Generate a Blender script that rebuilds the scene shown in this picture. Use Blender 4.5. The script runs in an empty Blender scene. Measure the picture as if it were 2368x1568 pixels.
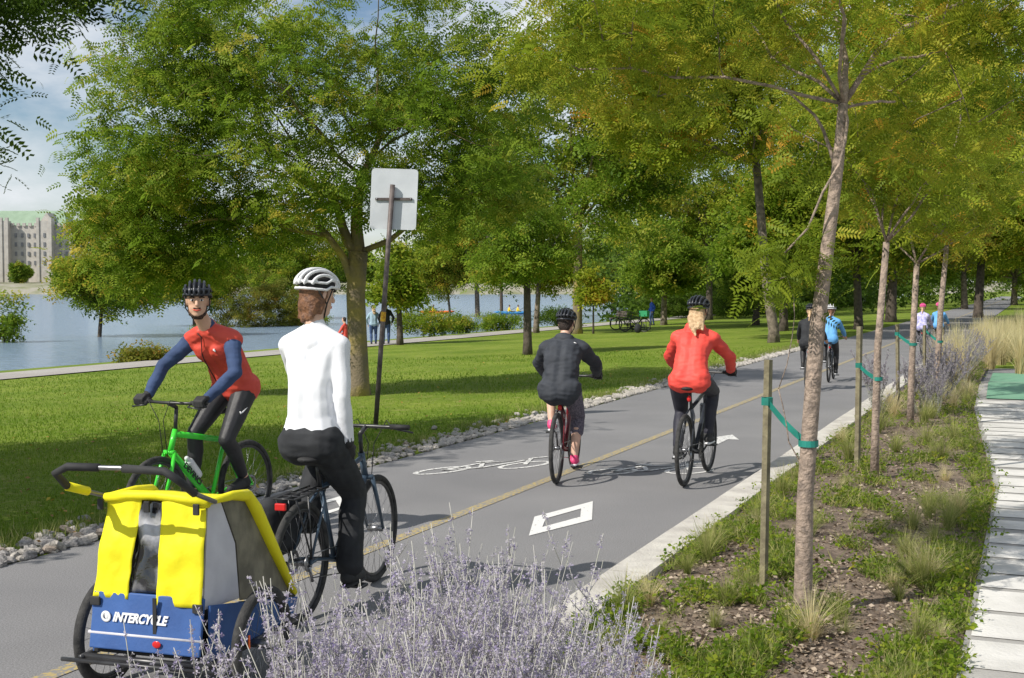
import bpy, bmesh, math, random, time
import numpy as np
from mathutils import Vector, Matrix, noise
from mathutils.bvhtree import BVHTree
T0=time.time()
R=math.radians
rng=np.random.default_rng(7); random.seed(7)
SC=bpy.context.scene; C=SC.collection
V=Vector
FP=2900.; CH=1.9; PITCH=math.atan(122/2900)
cp,sp=math.cos(PITCH),math.sin(PITCH)
def ray(px,py):
    x=(px-1184)/FP; u=(784-py)/FP
    return V((x, cp+sp*u, -sp+cp*u))
def at(px,py,Y):
    d=ray(px,py); k=Y/d.y
    return V((d.x*k,Y,CH+d.z*k))
def gnd(px,py,z=0.):
    d=ray(px,py); k=(z-CH)/d.z
    return V((d.x*k,d.y*k,z))
_d=ray(2400,662); D=V((_d.x,_d.y,0)).normalized(); N=V((-D.y,D.x,0))
def W(t,a,z=0.): 
    p=D*t+N*a; return V((p.x,p.y,z))
AX=[-600,2.2,7,25.4,28.2,33,36,60,900]; AZ=[0,0,0,-.63,-.66,-1.02,-2.2,-2.6,-2.6]
def ga(a): return float(np.interp(a,AX,AZ))
def gz(x,y): return ga(x*N.x+y*N.y)
def land(px,py):
    d=ray(px,py); k=4.
    while k<900:
        p=V((d.x*k,d.y*k,CH+d.z*k))
        if p.z<gz(p.x,p.y): return V((p.x,p.y,gz(p.x,p.y)))
        k+=.05+k*.001
    return V((d.x*60,d.y*60,gz(d.x*60,d.y*60)))
# ------------------------------------------------------------ materials
def nt(name):
    m=bpy.data.materials.new(name); m.use_nodes=True
    n=m.node_tree.nodes; l=m.node_tree.links
    return m,n,l,n['Principled BSDF']
def mat(name,c,c2=None,rough=.6,metal=0,scale=8,bump=0,bscale=None,spec=.5,lo=.35,hi=.65):
    m,n,l,b=nt(name)
    b.inputs['Roughness'].default_value=rough; b.inputs['Metallic'].default_value=metal
    b.inputs['Specular IOR Level'].default_value=spec
    b.inputs['Base Color'].default_value=(*c,1)
    tc=n.new('ShaderNodeTexCoord')
    if c2:
        nz=n.new('ShaderNodeTexNoise'); nz.inputs['Scale'].default_value=scale; nz.inputs['Detail'].default_value=6
        l.new(tc.outputs['Object'],nz.inputs['Vector'])
        mr=n.new('ShaderNodeMapRange'); mr.inputs[1].default_value=lo; mr.inputs[2].default_value=hi
        l.new(nz.outputs['Fac'],mr.inputs[0])
        mx=n.new('ShaderNodeMix'); mx.data_type='RGBA'
        mx.inputs[6].default_value=(*c,1); mx.inputs[7].default_value=(*c2,1)
        l.new(mr.outputs[0],mx.inputs[0]); l.new(mx.outputs[2],b.inputs['Base Color'])
    if bump:
        nb=n.new('ShaderNodeTexNoise'); nb.inputs['Scale'].default_value=bscale or scale*3; nb.inputs['Detail'].default_value=5
        l.new(tc.outputs['Object'],nb.inputs['Vector'])
        bp=n.new('ShaderNodeBump'); bp.inputs['Strength'].default_value=bump; bp.inputs['Distance'].default_value=.02
        l.new(nb.outputs['Fac'],bp.inputs['Height']); l.new(bp.outputs[0],b.inputs['Normal'])
    return m
def leafmat(name,cols,tr=.54,spec=.15):
    m,n,l,b=nt(name)
    at_=n.new('ShaderNodeAttribute'); at_.attribute_name='tint'
    cr=n.new('ShaderNodeValToRGB'); e=cr.color_ramp.elements
    e[0].position=0; e[0].color=(*cols[0],1); e[1].position=1; e[1].color=(*cols[-1],1)
    for i,c in enumerate(cols[1:-1]):
        x=e.new((i+1)/(len(cols)-1)); x.color=(*c,1)
    l.new(at_.outputs['Fac'],cr.inputs[0]); l.new(cr.outputs[0],b.inputs['Base Color'])
    b.inputs['Roughness'].default_value=.5; b.inputs['Specular IOR Level'].default_value=spec
    t=n.new('ShaderNodeBsdfTranslucent'); l.new(cr.outputs[0],t.inputs[0])
    mx=n.new('ShaderNodeMixShader'); mx.inputs[0].default_value=tr
    l.new(b.outputs[0],mx.inputs[1]); l.new(t.outputs[0],mx.inputs[2]); l.new(mx.outputs[0],n['Material Output'].inputs[0])
    return m
M={}
M['black']=mat('black_rubber',(.015,.015,.016),(.035,.035,.035),rough=.75)
M['tyre']=mat('tyre',(.02,.02,.02),(.06,.058,.055),rough=.85,scale=20,bump=.3,bscale=150)
M['metal']=mat('steel',(.35,.35,.36),(.22,.22,.23),rough=.35,metal=.9)
M['bmetal']=mat('black_metal',(.02,.02,.022),(.04,.04,.042),rough=.35)
M['green']=mat('green_paint',(.07,.75,.05),(.06,.62,.04),rough=.25,scale=4)
M['darkbike']=mat('dark_bike_paint',(.02,.022,.03),(.035,.04,.05),rough=.3)
M['bluebike']=mat('blue_grey_paint',(.07,.11,.16),(.05,.075,.11),rough=.3)
M['redbike']=mat('dark_red_paint',(.18,.01,.02),(.08,.01,.015),rough=.3)
M['white']=mat('white_plastic',(.78,.78,.79),(.68,.68,.69),rough=.4)
M['mark']=mat('white_print',(.8,.8,.8),rough=.6)
M['skin']=mat('skin',(.68,.42,.29),(.6,.35,.24),rough=.55,scale=14)
M['skin2']=mat('skin_pale',(.68,.44,.33),(.6,.36,.26),rough=.55,scale=14)
M['white_shirt']=mat('white_shirt',(.8,.81,.84),(.76,.77,.81),rough=.9,scale=5,bump=.08,bscale=9)
M['navy']=mat('navy_cloth',(.045,.08,.18),(.03,.055,.13),rough=.85,bump=.2,bscale=18)
M['redvest']=mat('red_vest',(.68,.075,.045),(.58,.06,.04),rough=.6,bump=.25,bscale=12)
M['redjacket']=mat('red_jacket',(.85,.085,.06),(.76,.065,.05),rough=.65,bump=.2,bscale=12)
M['blackcloth']=mat('black_cloth',(.014,.015,.018),(.028,.03,.034),rough=.85,bump=.3,bscale=14)
M['tights']=mat('black_tights',(.014,.014,.016),(.024,.024,.028),rough=.55,bump=.15,bscale=20)
M['greyjacket']=mat('charcoal_jacket',(.032,.036,.045),(.05,.055,.066),rough=.75,bump=.3,bscale=12,spec=.3)
M['greytights']=mat('heather_leggings',(.18,.16,.2),(.06,.055,.08),rough=.85,scale=60,bump=.2)
M['navytights']=mat('navy_tights',(.02,.02,.032),(.032,.032,.047),rough=.65)
M['bluejacket']=mat('blue_jacket',(.14,.4,.75),(.1,.32,.62),rough=.7,bump=.3,bscale=18)
M['brownhair']=mat('brown_hair',(.25,.115,.055),(.11,.05,.027),rough=.6,scale=40,bump=.5,bscale=70)
M['beard']=mat('beard_hair',(.075,.038,.022),(.035,.02,.014),rough=.8,scale=60,bump=.6,bscale=90)
M['blondhair']=mat('blond_hair',(.68,.48,.28),(.42,.27,.14),rough=.55,scale=30,bump=.6,bscale=70)
M['darkhair']=mat('dark_hair',(.02,.013,.01),(.04,.025,.02),rough=.7,scale=40,bump=.6,bscale=70)
M['pink']=mat('pink',(.85,.07,.22),(.7,.05,.17),rough=.5)
M['pinkhelmet']=mat('pink_helmet',(.85,.12,.35),rough=.35)
M['purplejacket']=mat('patterned_jacket',(.65,.6,.75),(.28,.28,.55),rough=.8,scale=12)
M['yellow']=mat('yellow_nylon',(.85,.77,.02),(.8,.71,.015),rough=.6,spec=.25,scale=5,bump=.5,bscale=7)
M['blue']=mat('blue_nylon',(.04,.115,.34),(.03,.085,.26),rough=.65,scale=5,bump=.4,bscale=9)
M['grey']=mat('grey_nylon',(.6,.59,.63),(.52,.51,.55),rough=.7,bump=.3,bscale=10)
M['mesh']=mat('dark_mesh',(.1,.09,.065),(.2,.18,.13),rough=.5,scale=9,lo=.4,hi=.6)
M['clear']=mat('clear_vinyl',(.02,.02,.022),(.5,.5,.52),rough=.1,scale=4,bump=.8,bscale=6,lo=.45,hi=.62,spec=.9)
M['red']=mat('red_reflector',(.6,.02,.02),rough=.2)
M['orange']=mat('orange_reflector',(.9,.15,.02),rough=.25)
M['alu']=mat('sign_aluminium',(.68,.71,.74),(.58,.61,.64),rough=.55,scale=3,bump=.05)
M['pole']=mat('weathered_pole',(.09,.07,.065),(.18,.15,.14),rough=.6,metal=.3,scale=9)
M['sticker']=mat('yellow_sticker',(.8,.5,.02),(.5,.2,.01),rough=.5,scale=30)
M['wood']=mat('stake_wood',(.26,.23,.14),(.14,.12,.075),rough=.85,scale=12,bump=.5,bscale=30)
M['teal']=mat('teal_strap',(.015,.24,.19),(.01,.17,.13),rough=.6)
M['rockA']=mat('rock_grey',(.36,.34,.32),(.17,.16,.155),rough=.9,scale=3,bump=.5,bscale=6)
M['rockB']=mat('rock_pale',(.5,.46,.41),(.28,.26,.23),rough=.9,scale=3,bump=.5,bscale=6)
M['rockC']=mat('rock_rust',(.36,.3,.24),(.22,.18,.15),rough=.9,scale=3,bump=.5,bscale=6)
M['kerb']=mat('kerb_concrete',(.62,.59,.53),(.46,.43,.39),rough=.85,scale=5,bump=.5,bscale=60)
M['bark']=mat('bark_grey',(.26,.21,.16),(.1,.08,.06),rough=.9,scale=6,bump=1,bscale=16)
M['barklichen']=mat('bark_lichen',(.19,.15,.1),(.35,.27,.07),rough=.9,scale=2.2,bump=1,bscale=22,lo=.45,hi=.7)
M['youngbark']=mat('bark_young',(.42,.32,.25),(.2,.155,.125),rough=.75,scale=22,bump=.9,bscale=45)
M['darkbark']=mat('bark_dark',(.12,.095,.075),(.055,.043,.033),rough=.95,scale=6,bump=.8,bscale=16)
M['stem']=mat('sage_stem',(.5,.48,.44),(.36,.36,.3),rough=.8,scale=20)
M['L_green']=leafmat('leaf_green',[(.065,.125,.012),(.135,.225,.02),(.22,.325,.03),(.34,.41,.05),(.55,.45,.07)])
M['L_dark']=leafmat('leaf_dark',[(.035,.07,.01),(.08,.14,.016),(.13,.21,.025),(.2,.28,.04)])
M['L_yg']=leafmat('leaf_yellow_green',[(.12,.18,.015),(.22,.3,.025),(.34,.4,.035),(.5,.46,.05),(.64,.36,.05)],.56)
M['L_mid']=leafmat('leaf_mid',[(.075,.14,.012),(.165,.255,.02),(.26,.35,.03),(.4,.42,.045),(.58,.38,.05)])
M['L_olive']=leafmat('leaf_olive',[(.11,.14,.02),(.19,.22,.03),(.3,.29,.045),(.45,.28,.05)])
M['L_sage']=leafmat('sage_flowers',[(.4,.37,.44),(.5,.46,.53),(.58,.55,.6),(.33,.27,.48),(.64,.61,.61)],.38)
M['L_sageleaf']=leafmat('sage_leaves',[(.22,.24,.17),(.35,.36,.29),(.46,.46,.39)],.3)
M['L_farsage']=leafmat('far_sage_flowers',[(.3,.28,.3),(.4,.37,.4),(.34,.3,.4),(.45,.43,.42)],.3)
M['L_salvia']=leafmat('salvia',[(.06,.03,.14),(.12,.06,.3),(.08,.07,.06)],.2)
M['G_straw']=leafmat('straw_grass',[(.4,.36,.16),(.62,.53,.28),(.75,.66,.4),(.48,.48,.2)],.4)
M['G_green']=leafmat('green_grass',[(.11,.17,.025),(.22,.28,.06),(.4,.4,.14),(.56,.48,.24)],.4)
M['G_dark']=leafmat('dark_grass',[(.09,.1,.05),(.18,.17,.1),(.3,.25,.15)],.3)
M['G_lawn']=leafmat('lawn_blades',[(.09,.165,.014),(.15,.25,.022),(.22,.32,.035),(.34,.37,.085)],.45)
M['litter']=leafmat('leaf_litter',[(.5,.38,.06),(.42,.22,.06),(.28,.18,.09)],.2)
M['chips']=leafmat('mulch_chips',[(.1,.075,.055),(.2,.15,.11),(.34,.27,.2),(.46,.38,.3)],.0)
# ------------------------------------------------------------ mesh collector
class MB:
    def __init__(s): s.v=[]; s.f=[]
    def add(s,vs,fs):
        o=len(s.v); s.v.extend([tuple(p) for p in vs]); s.f.extend([tuple(i+o for i in f) for f in fs]); return s
    def tube(s,pts,rad,n=8,cap=True,flat=None):
        pts=[V(p) for p in pts]
        if not hasattr(rad,'__len__'): rad=[rad]*len(pts)
        m=len(pts); vs=[]; fs=[]
        t=(pts[1]-pts[0]).normalized()
        up=V((0,0,1)) if abs(t.z)<.9 else V((1,0,0))
        u=t.cross(up).normalized()
        for i in range(m):
            if i==0: t=pts[1]-pts[0]
            elif i==m-1: t=pts[-1]-pts[-2]
            else: t=pts[i+1]-pts[i-1]
            if t.length<1e-9: t=V((0,0,1))
            t.normalize(); u=(u-t*u.dot(t))
            if u.length<1e-6: u=t.orthogonal()
            u.normalize(); w=t.cross(u)
            for k in range(n):
                a=2*math.pi*k/n
                q=u*math.cos(a)+w*math.sin(a)
                if flat: q=V((q.x*flat[0],q.y*flat[1],q.z*flat[2]))
                vs.append(pts[i]+q*rad[i])
        for i in range(m-1):
            for k in range(n):
                fs.append((i*n+k,i*n+(k+1)%n,(i+1)*n+(k+1)%n,(i+1)*n+k))
        if cap:
            fs.append(tuple(range(n-1,-1,-1))); fs.append(tuple((m-1)*n+k for k in range(n)))
        return s.add(vs,fs)
    def cap(s,p0,r0,p1,r1,n=12):
        p0=V(p0);p1=V(p1); d=p1-p0
        d=d.normalized() if d.length>1e-5 else V((0,0,1))
        pts=[];rr=[]
        for a in (0,25,50,75): pts.append(p0-d*r0*math.cos(R(a))); rr.append(r0*math.sin(R(a))+1e-4)
        pts.append(p0);rr.append(r0); pts.append(p1+d*1e-4);rr.append(r1)
        for a in (75,50,25,0): pts.append(p1+d*(r1*math.cos(R(a))+2e-4)); rr.append(r1*math.sin(R(a))+1e-4)
        return s.tube(pts,rr,n)
    def ell(s,c,r,rot=None,nu=16,nv=10,zmin=None):
        c=V(c); vs=[];fs=[]
        for j in range(nv+1):
            th=math.pi*j/nv
            for i in range(nu):
                ph=2*math.pi*i/nu
                p=V((r[0]*math.sin(th)*math.cos(ph),r[1]*math.sin(th)*math.sin(ph),r[2]*math.cos(th)))
                if zmin is not None and p.z<zmin: p.z=zmin
                if rot: p=rot@p
                vs.append(c+p)
        for j in range(nv):
            for i in range(nu): fs.append((j*nu+i,(j+1)*nu+i,(j+1)*nu+(i+1)%nu,j*nu+(i+1)%nu))
        return s.add(vs,fs)
    def torus(s,c,RR,r,nu=40,nv=8,rot=None,fl=1.):
        c=V(c); vs=[];fs=[]
        for i in range(nu):
            a=2*math.pi*i/nu
            for k in range(nv):
                b=2*math.pi*k/nv
                q=V(((RR+r*math.cos(b))*math.cos(a),r*fl*math.sin(b),(RR+r*math.cos(b))*math.sin(a)))
                if rot: q=rot@q
                vs.append(c+q)
        for i in range(nu):
            for k in range(nv): fs.append((i*nv+k,i*nv+(k+1)%nv,((i+1)%nu)*nv+(k+1)%nv,((i+1)%nu)*nv+k))
        return s.add(vs,fs)
    def box(s,c,d,rot=None):
        c=V(c); vs=[]
        for x in(-.5,.5):
            for y in(-.5,.5):
                for z in(-.5,.5):
                    q=V((x*d[0],y*d[1],z*d[2]))
                    if rot: q=rot@q
                    vs.append(c+q)
        return s.add(vs,[(0,1,3,2),(4,6,7,5),(0,4,5,1),(2,3,7,6),(0,2,6,4),(1,5,7,3)])
    def prism(s,pts,th):
        pts=[V(p) for p in pts]; n=(pts[1]-pts[0]).cross(pts[2]-pts[1]).normalized(); m=len(pts)
        vs=pts+[p+n*th for p in pts]
        fs=[tuple(range(m-1,-1,-1)),tuple(range(m,2*m))]+[(i,(i+1)%m,m+(i+1)%m,m+i) for i in range(m)]
        return s.add(vs,fs)
    def build(s,name,m,parent=None,smooth=True,vox=None,sm=3,wr=0,wsc=9,bevel=0):
        me=bpy.data.meshes.new(name); me.from_pydata(s.v,[],s.f)
        if vox:
            o=bpy.data.objects.new('tmp',me); C.objects.link(o)
            md=o.modifiers.new('r','REMESH'); md.mode='VOXEL'; md.voxel_size=vox
            if sm: q=o.modifiers.new('s','SMOOTH'); q.iterations=sm; q.factor=.5
            dg=bpy.context.evaluated_depsgraph_get()
            me2=bpy.data.meshes.new_from_object(o.evaluated_get(dg)); me2.name=name
            bpy.data.objects.remove(o); me=me2
            if wr:
                n_=len(me.vertices); co=np.empty(n_*3); me.vertices.foreach_get('co',co); co=co.reshape(-1,3)
                no=np.empty(n_*3); me.vertices.foreach_get('normal',no); no=no.reshape(-1,3)
                dsp=np.array([noise.noise(V((c[0]*wsc,c[1]*wsc,c[2]*wsc*1.7)))+.45*noise.noise(V((c[0]*wsc*2.3+5,c[1]*wsc*1.5,c[2]*wsc*4.))) for c in co])*wr
                co+=no*dsp[:,None]; me.vertices.foreach_set('co',co.ravel())
        else:
            bm=bmesh.new(); bm.from_mesh(me); bmesh.ops.recalc_face_normals(bm,faces=bm.faces); bm.to_mesh(me); bm.free()
        me.materials.clear(); me.materials.append(M[m] if isinstance(m,str) else m)
        if smooth: me.polygons.foreach_set('use_smooth',[True]*len(me.polygons))
        me.update()
        o=bpy.data.objects.new(name,me); C.objects.link(o)
        if parent: o.parent=parent
        if bevel:
            b=o.modifiers.new('b','BEVEL'); b.width=bevel; b.segments=2; b.limit_method='ANGLE'
        return o
def tag(o,label=None,cat=None,group=None,kind=None):
    if label:o['label']=label
    if cat:o['category']=cat
    if group:o['group']=group
    if kind:o['kind']=kind
    return o
def empty(name,loc=(0,0,0),rz=0,label=None,cat=None,group=None):
    o=bpy.data.objects.new(name,None); C.objects.link(o); o.location=loc; o.rotation_euler=(0,0,rz); o.empty_display_size=.1
    return tag(o,label,cat,group)
def copy_tree(o,parent=None):
    c=o.copy(); C.objects.link(c); c.parent=parent
    for ch in list(o.children): copy_tree(ch,c)
    return c
def decal(target,polylines,r,name,m,parent,off=.003):
    bv=BVHTree.FromPolygons([v.co.copy() for v in target.data.vertices],[tuple(p.vertices) for p in target.data.polygons])
    mb=MB()
    for pl in polylines:
        q=[]
        for p in pl:
            loc,nn,i,dd=bv.find_nearest(V(p))
            q.append(loc+nn*off)
        mb.tube(q,r,6)
    return mb.build(name,m,parent)
def text_mesh(txt,size,mw,m,name,parent,shear=0,bold=0.,sx=1.):
    cu=bpy.data.curves.new('t','FONT'); cu.body=txt; cu.size=size; cu.shear=shear; cu.offset=bold; cu.extrude=.0008; cu.align_x='CENTER'; cu.align_y='CENTER'
    o=bpy.data.objects.new('t',cu); C.objects.link(o)
    dg=bpy.context.evaluated_depsgraph_get(); me=bpy.data.meshes.new_from_object(o.evaluated_get(dg)); bpy.data.objects.remove(o)
    me.transform(mw@Matrix.Scale(sx,4,V((1,0,0)))); me.materials.clear(); me.materials.append(M[m]); me.name=name
    q=bpy.data.objects.new(name,me); C.objects.link(q); q.parent=parent; return q
# ------------------------------------------------------------ bicycles
WR=.345
def wheel(root,x,r=WR,spk=24,rimm='bmetal',y=0,tw=.021):
    mb=MB(); c=V((x,y,r))
    for k in range(spk):
        a=2*math.pi*k/spk; sd=1 if k%2 else -1
        mb.tube([c+V((.02*math.cos(a+.9*sd),.03*sd,.02*math.sin(a+.9*sd))),c+V((math.cos(a)*(r-.045),0,math.sin(a)*(r-.045)))],.0013,3)
    mb.tube([c+V((0,-.05,0)),c+V((0,.05,0))],.02,10)
    w=mb.build('wheel','metal',root)
    MB().torus(c,r-tw,tw,48,10).build('tyre','tyre',w)
    MB().torus(c,r-.048,.013,48,6,fl=.8).build('rim',rimm,w)
    return w
def bike(label,loc,rz,fm,sz=.93,bz=1.0,phi=-80,cat='bicycle',group=None,rack=False,light=True,far=False,barw=.31,fat=1.):
    r=empty('bicycle',loc,rz,label,cat,group)
    bb=V((.44,0,.28)); st=V((.27,0,.72)); ht=V((.845,0,.86)); hb=V((.905,0,.70)); ra=V((0,0,WR)); fa=V((1.06,0,WR))
    n=6 if far else 10
    f=MB()
    f.tube([st,ht+V((.01,0,-.03))],.017*fat,n); f.tube([bb,hb+V((0,0,.01))],.021*fat,n); f.tube([bb,st+V((-.015,0,.05))],.016,n); f.tube([hb,ht],.021,n)
    for s in(-1,1):
        f.tube([bb+V((0,.03*s,0)),ra+V((.1,.05*s,0)),ra+V((0,.062*s,0))],.010,6)
        f.tube([st+V((0,.012*s,0)),st+V((-.06,.045*s,-.07)),ra+V((0,.062*s,0))],.008,6)
    f.tube([bb+V((0,-.04,0)),bb+V((0,.04,0))],.024,n)
    f.build('frame',fm,r)
    k=MB()
    for s in(-1,1): k.tube([hb+V((.005,.045*s,0)),hb+V((.06,.055*s,-.15)),fa+V((0,.055*s,0))],[.015,.014,.009],8)
    k.tube([hb+V((.005,-.05,0)),hb+V((.005,.05,0))],.017,8); k.build('fork',fm,r)
    wheel(r,0,spk=14 if far else 28); wheel(r,1.06,spk=14 if far else 28)
    MB().tube([st+V((-.01,0,.0)),V((.215,0,sz-.04))],.0135,8).build('seat_post','bmetal',r)
    s_=MB(); s_.ell((.13,0,sz-.015),(.085,.078,.025)); s_.cap((.15,0,sz-.015),.03,(.36,0,sz-.02),.016); s_.ell((.2,0,sz-.018),(.09,.05,.022))
    s_.build('saddle','black',r,vox=.012)
    h=MB(); g=V((.90,0,bz)); stm=V((.83,0,max(.9,bz-.04)))
    h.tube([ht,stm],.014,8); h.tube([stm,V((.915,0,bz-.005))],.015,8)
    h.tube([g+V((-.03,-barw,.005)),g+V((0,-.14,.0)),g+V((.015,-.05,-.0)),g+V((.015,.05,0)),g+V((0,.14,0)),g+V((-.03,barw,.005))],.0115,8)
    hb_=h.build('handlebar','bmetal',r)
    for s in(-1,1):
        MB().tube([g+V((-.028,barw*s,.005)),g+V((-.012,(barw-.13)*s,.003))],.0165,8).build('grip','black',hb_)
        MB().tube([g+V((.005,(barw-.12)*s,-.005)),g+V((.05,(barw-.11)*s,-.02)),g+V((.04,(barw+.0)*s,-.035))],.006,6).build('brake_lever','bmetal',hb_)
    if not far:
        cb=MB()
        for s in(-1,1): cb.tube([g+V((.02,(barw-.14)*s,0)),g+V((.12,.1*s,.03)),g+V((.1,.02*s,-.12)),hb+V((.05,.02*s,-.02))],.003,5)
        cb.build('brake_cable','black',r)
    cr=MB(); cr.torus(bb+V((0,-.055,0)),.085,.006,28,6,fl=.4); cr.torus(bb+V((0,-.055,0)),.05,.02,20,6,fl=.12)
    ph=R(phi); pr=bb+V((.17*math.cos(ph),-.085,.17*math.sin(ph))); pl=bb+V((-.17*math.cos(ph),.085,-.17*math.sin(ph)))
    cr.tube([bb+V((0,-.075,0)),pr],.011,6); cr.tube([bb+V((0,.065,0)),pl],.011,6)
    cr.build('crankset','bmetal',r)
    for p,s in((pr,-1),(pl,1)): MB().box(p+V((0,.055*s,0)),(.09,.085,.018)).build('pedal','bmetal',r,smooth=False,bevel=.004)
    ch=MB(); ch.tube([bb+V((0,-.055,.085)),ra+V((0,-.05,.045))],.004,5); ch.tube([bb+V((0,-.055,-.085)),ra+V((.03,-.05,-.09)),ra+V((.0,-.05,-.045))],.004,5)
    ch.torus(ra+V((0,-.048,0)),.035,.014,20,6,fl=.5); ch.tube([ra+V((.0,-.055,-.02)),ra+V((.035,-.055,-.11))],.01,6); ch.build('chain','metal',r)
    MB().torus(ra+V((0,.045,0)),.06,.012,24,4,fl=.15).build('brake_disc','metal',r)
    if light: MB().ell((.17,0,sz-.12),(.014,.022,.03)).build('rear_light','red',r)
    if rack:
        k=MB()
        for s in(-1,1):
            k.tube([(.24,.06*s,.74),(-.2,.06*s,.735)],.006,6)
            for x in(-.17,-.02): k.tube([(x,.06*s,.735),(0,.07*s,.37)],.006,6)
        for x in(-.2,-.1,0,.1,.2): k.tube([(x,-.06,.737),(x,.06,.737)],.005,6)
        k.tube([(-.2,0,.735),(.24,0,.742)],.006,6)
        k.build('rack','bmetal',r)
        MB().box((-.235,0,.70),(.02,.065,.04)).build('reflector','red',r,smooth=False,bevel=.006)
    return r,pr+V((0,-.055,0)),pl+V((0,.055,0))
# ------------------------------------------------------------ people
def ik(a,b,l1,l2,pole):
    d=b-a; L=d.length
    if L>(l1+l2)*.995: l1=l2=L*.503
    x=(l1*l1-l2*l2+L*L)/(2*L); h=math.sqrt(max(0,l1*l1-x*x)); dn=d.normalized()
    p=pole-dn*pole.dot(dn); p.normalize()
    return a+dn*x+p*h
def hand_grip(mb,g,w,s,inf=0):
    for i,(dy,L) in enumerate(((-.033,.92),(-.011,1.),(.011,.96),(.033,.8))):
        dy*=s
        k0=g+V((.002,dy,.036)); p1=g+V((.036,dy,.014)); p2=g+V((.028,dy,-.024*L)); p3=g+V((-.004,dy,-.03*L))
        mb.cap(w+V((0,dy*.45,0)),.015+inf,k0,.0115+inf,8); mb.cap(k0,.0115+inf,p1,.0098+inf,8); mb.cap(p1,.0098+inf,p2,.0092+inf,8); mb.cap(p2,.0092+inf,p3,.008+inf,8)
    b=w.lerp(g,.45)+V((0,-.022*s,0)); t1=g+V((-.012,-.052*s,.012)); t2=g+V((.02,-.056*s,-.012))
    mb.cap(b,.014+inf,t1,.011+inf,8); mb.cap(t1,.011+inf,t2,.009+inf,8)
def hand_open(mb,w,d,n,s,inf=0,curl=.5):
    d=d.normalized(); n=(n-d*n.dot(d)).normalized(); q=d.cross(n)*s
    for off,L in((-.033,.07),(-.011,.08),(.011,.075),(.033,.058)):
        k0=w+d*.088+q*off; mb.cap(w+q*off*.45,.015+inf,k0,.0115+inf,8)
        p=k0;dd=d.copy()
        for j,l in enumerate((.45,.32,.23)):
            dd=(dd+n*curl*.7).normalized(); p2=p+dd*L*l*1.05; mb.cap(p,.0105-.001*j+inf,p2,.0095-.001*j+inf,8); p=p2
    b=w+d*.025-q*.02; t1=w+d*.06-q*.052+n*.015; t2=w+d*.09-q*.055+n*.03
    mb.cap(b,.014+inf,t1,.011+inf,8); mb.cap(t1,.011+inf,t2,.009+inf,8)
def helmet(root,hc,Hm,ma,mb_,k=1.):
    c=hc+Hm@V((-.008,0,.052))*k
    inn=MB().ell(c,(.116*k,.088*k,.09*k),Hm,20,14,zmin=-.012*k).build('helmet',mb_,root)
    sh=MB()
    for yy in(-.082,-.05,-.017,.017,.05,.082):
        q=math.sqrt(1-(yy/.104)**2); pts=[]
        for a in range(-2,187,13):
            pts.append(c+Hm@V((.14*q*math.cos(R(a)),yy,.104*q*math.sin(R(a))))*k)
        sh.tube(pts,[.006*k]+[.0105*k]*(len(pts)-2)+[.007*k],8)
    for z,e in((-.004,1.),(.034,.97)):
        pts=[c+Hm@V((.13*e*math.cos(R(a)),.1*e*math.sin(R(a)),z+(.004 if abs(a-180)>90 else -.016)))*k for a in range(0,361,15)]
        sh.tube(pts,.009*k,8,cap=False)
    sh.build('helmet_shell',ma,inn,vox=.006*k if k>=.9 else .012,sm=1)
    st=MB()
    for s in(-1,1):
        st.tube([c+Hm@V((.05,.087*s,-.01))*k,c+Hm@V((.02,.085*s,-.1))*k,c+Hm@V((.045,.03*s,-.178))*k],.0045,6)
        st.tube([c+Hm@V((-.06,.085*s,-.01))*k,c+Hm@V((.02,.085*s,-.1))*k],.0045,6)
    st.tube([c+Hm@V((.045,.03,-.178))*k,c+Hm@V((.045,-.03,-.178))*k],.0045,6)
    st.build('strap','black',inn)
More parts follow.
